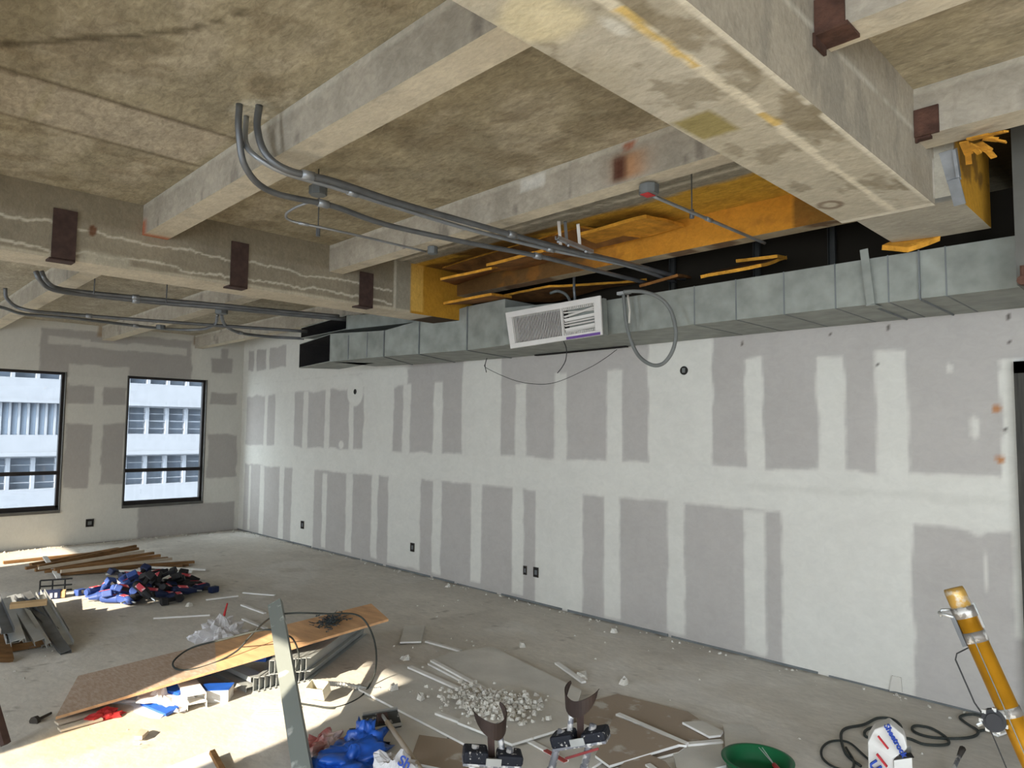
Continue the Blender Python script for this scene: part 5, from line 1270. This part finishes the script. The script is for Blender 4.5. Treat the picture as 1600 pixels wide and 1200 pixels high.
# ---- joint compound bag, with its lettering
base = P(1392, 1235, z=.0); t = thing('compound_bag', 'white paper compound bag printed in blue and red, torn open at top', 'bag', (base.x, base.y, .0))
vw = Vector((-base.x, -base.y, 0)).normalized(); sd = Vector((0, 0, 1)).cross(vw).normalized()
def bp_(s_, f_, z_): return base+sd*s_+vw*f_+Vector((0, 0, z_))
dd = (base-Vector((0, 0, CAMZ))).length
def bpx(px, py, f_=0.0):   # point on the bag's front plane
    n = vw; o = base+vw*f_; v = P(px, py, d=1)-Vector((0, 0, CAMZ)); tt = (o-Vector((0, 0, CAMZ))).dot(n)/v.dot(n); return Vector((0, 0, CAMZ))+v*tt
fr = [bpx(1358, 1250, .07), bpx(1356, 1160, .07), bpx(1366, 1140, .06), bpx(1390, 1131, .05), bpx(1413, 1150, .06), bpx(1418, 1170, .07), bpx(1397, 1186, .075), bpx(1397, 1250, .075)]
for v in fr: v.z = max(v.z, .002)
bk = [v-vw*.12+Vector((0, 0, -.012 if i in (2, 3, 4) else 0)) for i, v in enumerate(fr)]
for v in bk: v.z = max(v.z, .002)
n = len(fr); mb = MB(); mb.add(fr+bk, [tuple(range(n)), tuple(range(n, 2*n))[::-1]]+[(i, i+n, (i+1) % n+n, (i+1) % n) for i in range(n)])
mb.build('paper_body', M_CARDW, t, bevel=.006)
f2 = [bpx(1397, 1250, .09), bpx(1397, 1188, .09), bpx(1425, 1184, .07), bpx(1427, 1250, .07)]
for v in f2: v.z = max(v.z, .002)
mb = MB(); b2 = [v-vw*.14 for v in f2]; mb.add(f2+b2, [(0,1,2,3), (7,6,5,4), (0,4,5,1), (2,6,7,3), (3,7,4,0)]); mb.build('side_flap', M_CARDW, t)
MB().box((-.03, -.02, 0), (.03, .02, .004), M=Matrix.Translation(bpx(1415, 1180, .05)) @ Matrix.Rotation(.5, 4, 'Z')).build('torn_opening', M_BLACKHOLE, t)
q = bpx(1399, 1157, .085); text('Sheetrock', .036, facing(tuple(q), 0, -1.05), 'blue_lettering', M_INKB, t, .006)
q = bpx(1376, 1208, .098); text('USG', .060, facing(tuple(q), 0, -.85), 'large_blue_lettering', M_INKB, t, .006)
mb = MB(); mb.bar(bpx(1372, 1150, .086), bpx(1388, 1170, .092), .012, .006).bar(bpx(1370, 1178, .092), bpx(1386, 1198, .098), .018, .006); mb.build('red_stripes', M_INKR, t)

# ---- green basin
gb = P(1184, 1206, z=.02); t = thing('green_basin', 'dark green round plastic basin at the bottom edge of the photo', 'basin', (gb.x, gb.y, 0))
MB().lathe([(.0, .004), (.125, .004), (.140, .02), (.158, .075), (.170, .078), (.172, .084), (.160, .086), (.150, .082), (.132, .028), (.118, .014), (.0, .012)], (gb.x, gb.y, 0), 48).build('bowl', M_GREEN, t, smooth=True)
a, b = P(1186, 1168, z=.10), P(1214, 1200, z=.10)
w_ = thing('wire_whisk', 'thin wire with a red grip lying over the green basin', 'wire', tuple(a))
MB().tube([a, a.lerp(b, .9)], .0025, 6).tube([a+Vector((.012, .01, 0)), a.lerp(b, .9)], .0025, 6).build('wire', M_STEEL, w_)
MB().tube([a.lerp(b, .85), a.lerp(b, 1.5)], .011, 8).build('red_grip', M_RED, w_, smooth=True)

# ---- black cable coils near the wall
cb = [(1600, 1262), (1345, 1197), (1322, 1178), (1314, 1150), (1322, 1138), (1350, 1132), (1372, 1122), (1395, 1124), (1408, 1136), (1400, 1145), (1370, 1136), (1352, 1142), (1356, 1152), (1390, 1151), (1420, 1154), (1445, 1163), (1480, 1163), (1478, 1152), (1455, 1138), (1430, 1134), (1427, 1142), (1450, 1151), (1490, 1154), (1520, 1151), (1528, 1142), (1510, 1130), (1500, 1120), (1520, 1116), (1545, 1124), (1552, 1138), (1535, 1141), (1528, 1143)]
cb = cb[1:]
tag(MB().tube(spline([P(x, y, z=.009) for x, y in cb]), .0075, 8).build('black_cable', M_CORD, smooth=True), 'black cable lying in loose loops on the floor by the long wall', 'cable')
cb = [(1405, 1198), (1360, 1180), (1325, 1165), (1296, 1160), (1284, 1172), (1290, 1190), (1310, 1198), (1330, 1200), (1334, 1188), (1322, 1170)]
cb = [(1378, 1205), (1352, 1182), (1326, 1160), (1300, 1158), (1285, 1168), (1285, 1184), (1302, 1198), (1328, 1204), (1334, 1190), (1322, 1168)]
tag(MB().tube(spline([P(x, y, z=.009) for x, y in cb]), .006, 8).build('black_cable', M_CORD, smooth=True), 'single ring of black cable left of the white compound bag', 'cable')
a, b = P(1504, 1170, z=.06), P(1488, 1206, z=.03)
t = thing('putty_brush', 'spattered slim tool lying on the floor between bag and gold tube', 'tool', tuple(b))
MB().tube([a, a.lerp(b, .35)], [.016, .011], 8).build('tip', M_DIRT, t, smooth=True)
MB().tube([a.lerp(b, .33), b, b+(b-a)*.5], .010, 8).build('shaft', M_ALU, t, smooth=True)
a, b = P(1555, 1148, z=.012), P(1575, 1141, z=.012)
tag(MB().bar(a, b, .03, .012).build('board_strip', M_CHALK), 'small white chip on the floor behind the gold tube', 'strip')
for (a, b) in (((1392, 1078), (1393, 1090)),): 
    mb = MB(); mb.prism([(P(1390, 1089, y=W-.01).x, W-.012, .01), (P(1410, 1090, y=W-.01).x, W-.012, .02), (P(1408, 1068, y=W-.01).x, W-.012, .11), (P(1394, 1068, y=W-.01).x, W-.012, .11)], (0, .008, 0)); tag(mb.build('plaster_offcut', M_DWLIGHT), 'small pale plasterboard offcut leaning at the foot of the long wall', 'plasterboard')

# ---- gold taping tool leaning at the right
T0 = P(1492, 925, d=2.10); T1 = P(1606, 1176, d=1.95)
dv = (T1-T0).normalized(); T2 = T0+dv*((T0.z-.03)/-dv.z)
tt = thing('taping_tool', 'gold anodised taping tube with spattered bands leaning at the right', 'taping tool', (T2.x, T2.y, 0))
def tp(s_): return T0+dv*s_
Ln = (T1-T0).length; full = (T2-T0).length
R_ = .029
mt_ = MB().tube([tp(.055), tp(full)], R_, 28).build('main_tube', M_GOLD, tt, smooth=True)
MB().tube([tp(-.010), tp(.0), tp(.055)], [R_*.93, R_*.98, R_*1.0], 28).build('head_cap', M_SPATG, tt, smooth=True) if False else None
M_SPATG = mat('spattered_gold', (.42, .25, .06), rough=.4, metal=.4, col2=(.45, .42, .36), scale=22, thr=(.52, .6))
M_BAND = mat('spattered_steel_band', (.20, .18, .16), rough=.5, metal=.4, col2=(.55, .53, .50), scale=30, thr=(.55, .62))
MB().tube([tp(-.012), tp(.0), tp(.055)], [R_*.90, R_*.97, R_*1.0], 28).build('head_cap', M_SPATG, tt, smooth=True)
for s0, s1, rr in ((.045, .075, 1.10), (.115, .145, 1.08), (.325, .350, 1.08), (.52, .545, 1.08)):
    MB().tube([tp(s0), tp(s1)], R_*rr, 28).build('steel_band', M_BAND, mt_, smooth=True)
rt = dv.cross((Vector((0, 0, CAMZ))-T0).normalized()).normalized()     # sideways in view
if rt.dot(Vector(_r)) > 0: rt = -rt
vv = (Vector((0, 0, CAMZ))-T0).normalized()
MB().tube([tp(.07)+rt*R_*.9+vv*.01, tp(.055)+rt*(R_+.02)+vv*.01, tp(.045)+rt*(R_+.035)], .005, 8).tube([tp(.045)+rt*R_, tp(.04)+rt*(R_+.025), tp(.058)+rt*(R_+.035)], .004, 8).build('creaser_lever', M_STEEL, tt, smooth=True)
MB().bar(tp(.065)+rt*(R_+.004)+vv*.01, tp(.15)+rt*(R_+.006)+vv*.01, .008, .012).build('side_blade', M_COND, tt)
MB().bar(tp(.11)-rt*(R_+.003), tp(.04)-rt*(R_+.003), .006, .008).build('side_bar', M_STEEL, tt)
wr = [tp(.155)+rt*(R_*.9), tp(.165)+rt*(R_+.035), tp(.18)+rt*(R_+.045), tp(.30)+rt*(R_+.045), tp(.345)+rt*(R_+.035)]
MB().tube(wr, .0022, 6).tube([tp(.37)+rt*(R_+.035), tp(.50)+rt*(R_+.038)], .0018, 6).build('cable_line', M_WIRE, tt)
c = tp(.35)+rt*(R_+.017)+vv*.012
MB().tube([c-vv*.018, c+vv*.018], .030, 20).tube([c+vv*.018, c+vv*.026], .020, 16).build('drive_drum', M_BLACKP, tt, smooth=False)
mb = MB()
for k in range(7):
    a_ = k*.9; e = (dv*math.cos(a_)+rt*math.sin(a_))*.030; mb.box((-.005, -.005, -.005), (.005, .005, .005), M=Matrix.Translation(c+e+vv*.012))
mb.tube([c+rt*.02, c+rt*.045+dv*.006], .006, 8).build('drum_studs', M_STEEL, tt)
MB().tube([tp(.12)+vv*(R_+.004)+rt*.006, tp(.50)+vv*(R_+.004)+rt*.010], .0016, 6).build('front_cable', M_FLEX, tt)

# ---- drywall stilts with calf cuffs
def horn(c, ax_, up, wid, hgt, th, seed=0):
    """curved calf cuff: open band, tall at both tips, low in the middle"""
    pass
def stilt(cuffpx, platpx, dpt, tilt, lab, mir=1, strutpx=None):
    cc = P(*cuffpx, d=dpt); pc = P(*platpx, d=dpt-.02)
    fx = (pc.x+cc.x)/2
    base = Vector((pc.x+(.05 if mir > 0 else -.05), pc.y-.10, 0))
    t = thing('drywall_stilt', lab, 'stilt', (base.x, base.y, 0), 'drywall stilts at the bottom edge')
    rx = Vector(_r); rx.z = 0; rx.normalize(); fwd = Vector(_f); fwd.z = 0; fwd.normalize(); up = Vector((0, 0, 1))
    # calf cuff, half round band open towards the room
    mb = MB(); n = 18; R = .058; lo = []; hi = []; lo2 = []; hi2 = []
    for i in range(n+1):
        a = math.radians(200+tilt*0)+(i/n)*math.radians(220); k = abs(i/n-.5)*2
        d = rx*math.cos(a)*mir+fwd*math.sin(a); c_ = cc+up*(.075*k**1.6-.02)
        w_ = .032*(1-k**3)+.004
        lo.append(c_+d*R*(1+.25*k)-up*w_); hi.append(c_+d*R*(1+.35*k)+up*w_*.9); lo2.append(lo[-1]+d*.004); hi2.append(hi[-1]+d*.004)
    m_ = n+1; V = lo+hi+lo2+hi2; F = []
    for i in range(n): F += [(i, i+1, i+1+m_, i+m_), (i+2*m_, i+3*m_, i+1+3*m_, i+1+2*m_), (i+m_, i+1+m_, i+1+3*m_, i+3*m_), (i, i+2*m_, i+1+2*m_, i+1)]
    F += [(0, m_, 3*m_, 2*m_), (n, n+2*m_, n+3*m_, n+m_)]
    mb.add(V, F); mb.build('calf_cuff', M_LEATHER, t)
    # strut from cuff to platform
    s0 = cc-up*.03+fwd*R*.6
    MB().bar(s0, pc+fwd*.03, .030, .007, up=tuple(fwd)).build('calf_strut', M_RUSTB, t)
    MB().tube([pc+rx*.05*mir+fwd*.02, cc+rx*.035*mir-up*.02+fwd*.04], .013, 12).build('calf_tube', M_ALU, t, smooth=True)
    # foot platform with dark straps
    M_ = Matrix.Translation(pc) @ Matrix.Rotation(math.atan2(rx.y, rx.x)+tilt, 4, 'Z') @ Matrix.Rotation(tilt*.8, 4, 'Y')
    MB().box((-.125, -.045, -.012), (.125, .045, .0), M=M_).build('foot_platform', M_ALU, t, bevel=.003)
    mb = MB(); mb.box((-.125, -.05, -.002), (-.02, .045, .050), M=M_); mb.build('toe_strap', M_STRAP, t, bevel=.012)
    mb = MB(); mb.box((.02, -.05, -.002), (.13, .045, .042), M=M_); mb.build('heel_strap', M_STRAP, t, bevel=.012)
    MB().box((-.03, -.056, .0), (.035, -.05, .03), M=M_).build('buckle', M_STEEL, t)
    # legs: two telescoping tubes with an adjusting bar, sole plate at the floor
    for sx in (-.075, .075):
        a_ = M_ @ Vector((sx, 0, .06)); b_ = Vector((base.x+rx.x*sx, base.y+rx.y*sx, .03))
        lg = MB().tube([a_, a_.lerp(b_, .5)], .016, 12).tube([a_.lerp(b_, .48), b_], .012, 12).build('leg_tube', M_ALU, t, smooth=True)
        MB().tube([a_.lerp(b_, .45), a_.lerp(b_, .53)], .020, 12).build('collar', M_ALU, lg, smooth=True)
    MB().bar(M_ @ Vector((-.08, -.03, -.05)), M_ @ Vector((.08, -.03, -.03)), .010, .006, up=(0, 1, 0)).build('red_bar', mat('faded_red_bar', (.22, .03, .03), rough=.6, var=.3), t)
    M2 = Matrix.Translation(base) @ Matrix.Rotation(math.atan2(rx.y, rx.x), 4, 'Z')
    MB().box((-.13, -.045, .008), (.13, .045, .03), M=M2).build('sole_plate', M_ALU, t, bevel=.004)
    MB().box((-.125, -.042, 0), (.125, .042, .008), M=M2).build('rubber_sole', M_BLACKP, t)
    return t
stilt((766, 1128), (768, 1188), 3.0, .12, 'drywall stilt with brown calf cuff, left one of the pair at the bottom', 1)
stilt((908, 1094), (908, 1158), 3.05, -.38, 'spattered drywall stilt with raised cuff, right one of the pair at the bottom', -1)

# ---- odds and ends at the lower left
p = P(318, 1176, z=.0)
mb = MB(); q = [P(254, 1207, z=.05), P(262, 1198, z=.05), P(330, 1172, z=.05), P(345, 1215, z=.05)]
mb.prism([v-Vector((0, 0, .045)) for v in q], (0, 0, .045), 0, 1); tag(mb.build('carton_lid', [M_CARDW, M_CARD]), 'flat white topped carton on the sunny floor at the bottom edge', 'carton')
a, b = P(331, 1174, z=.10), P(352, 1212, z=.03)
tag(MB().bar(a, b, .025, .02).build('wood_stick', M_WOOD), 'short brown stick leaning on the white topped carton', 'stick')
p = P(162, 1122, z=.0); t = thing('red_scrap', 'small crumpled red scrap on the floor before the plywood', 'scrap', tuple(p))
MB().blob((p.x, p.y, 0), (.05, .09, .03), 10, 61, .6).build('scrap_body', M_RED, t)
tag(MB().prism([P(210, 1156, z=.012), P(220, 1144, z=.012), P(232, 1147, z=.012), P(222, 1156, z=.012)], (0, 0, .02)).build('wood_chip', M_WOODL), 'small wedge of wood on the sunny floor near the yellow stain', 'wood chip')
for (a, b, n_) in (((88, 1130), (150, 1112), 'front'), ((92, 1140), (158, 1122), 'back')):
    tag(MB().bar(P(*a, z=.012), P(*b, z=.012), .06, .012).build('board_strip', M_WOODL), 'thin pale strip just in front of the plywood sheet, '+n_+' one', 'strip')
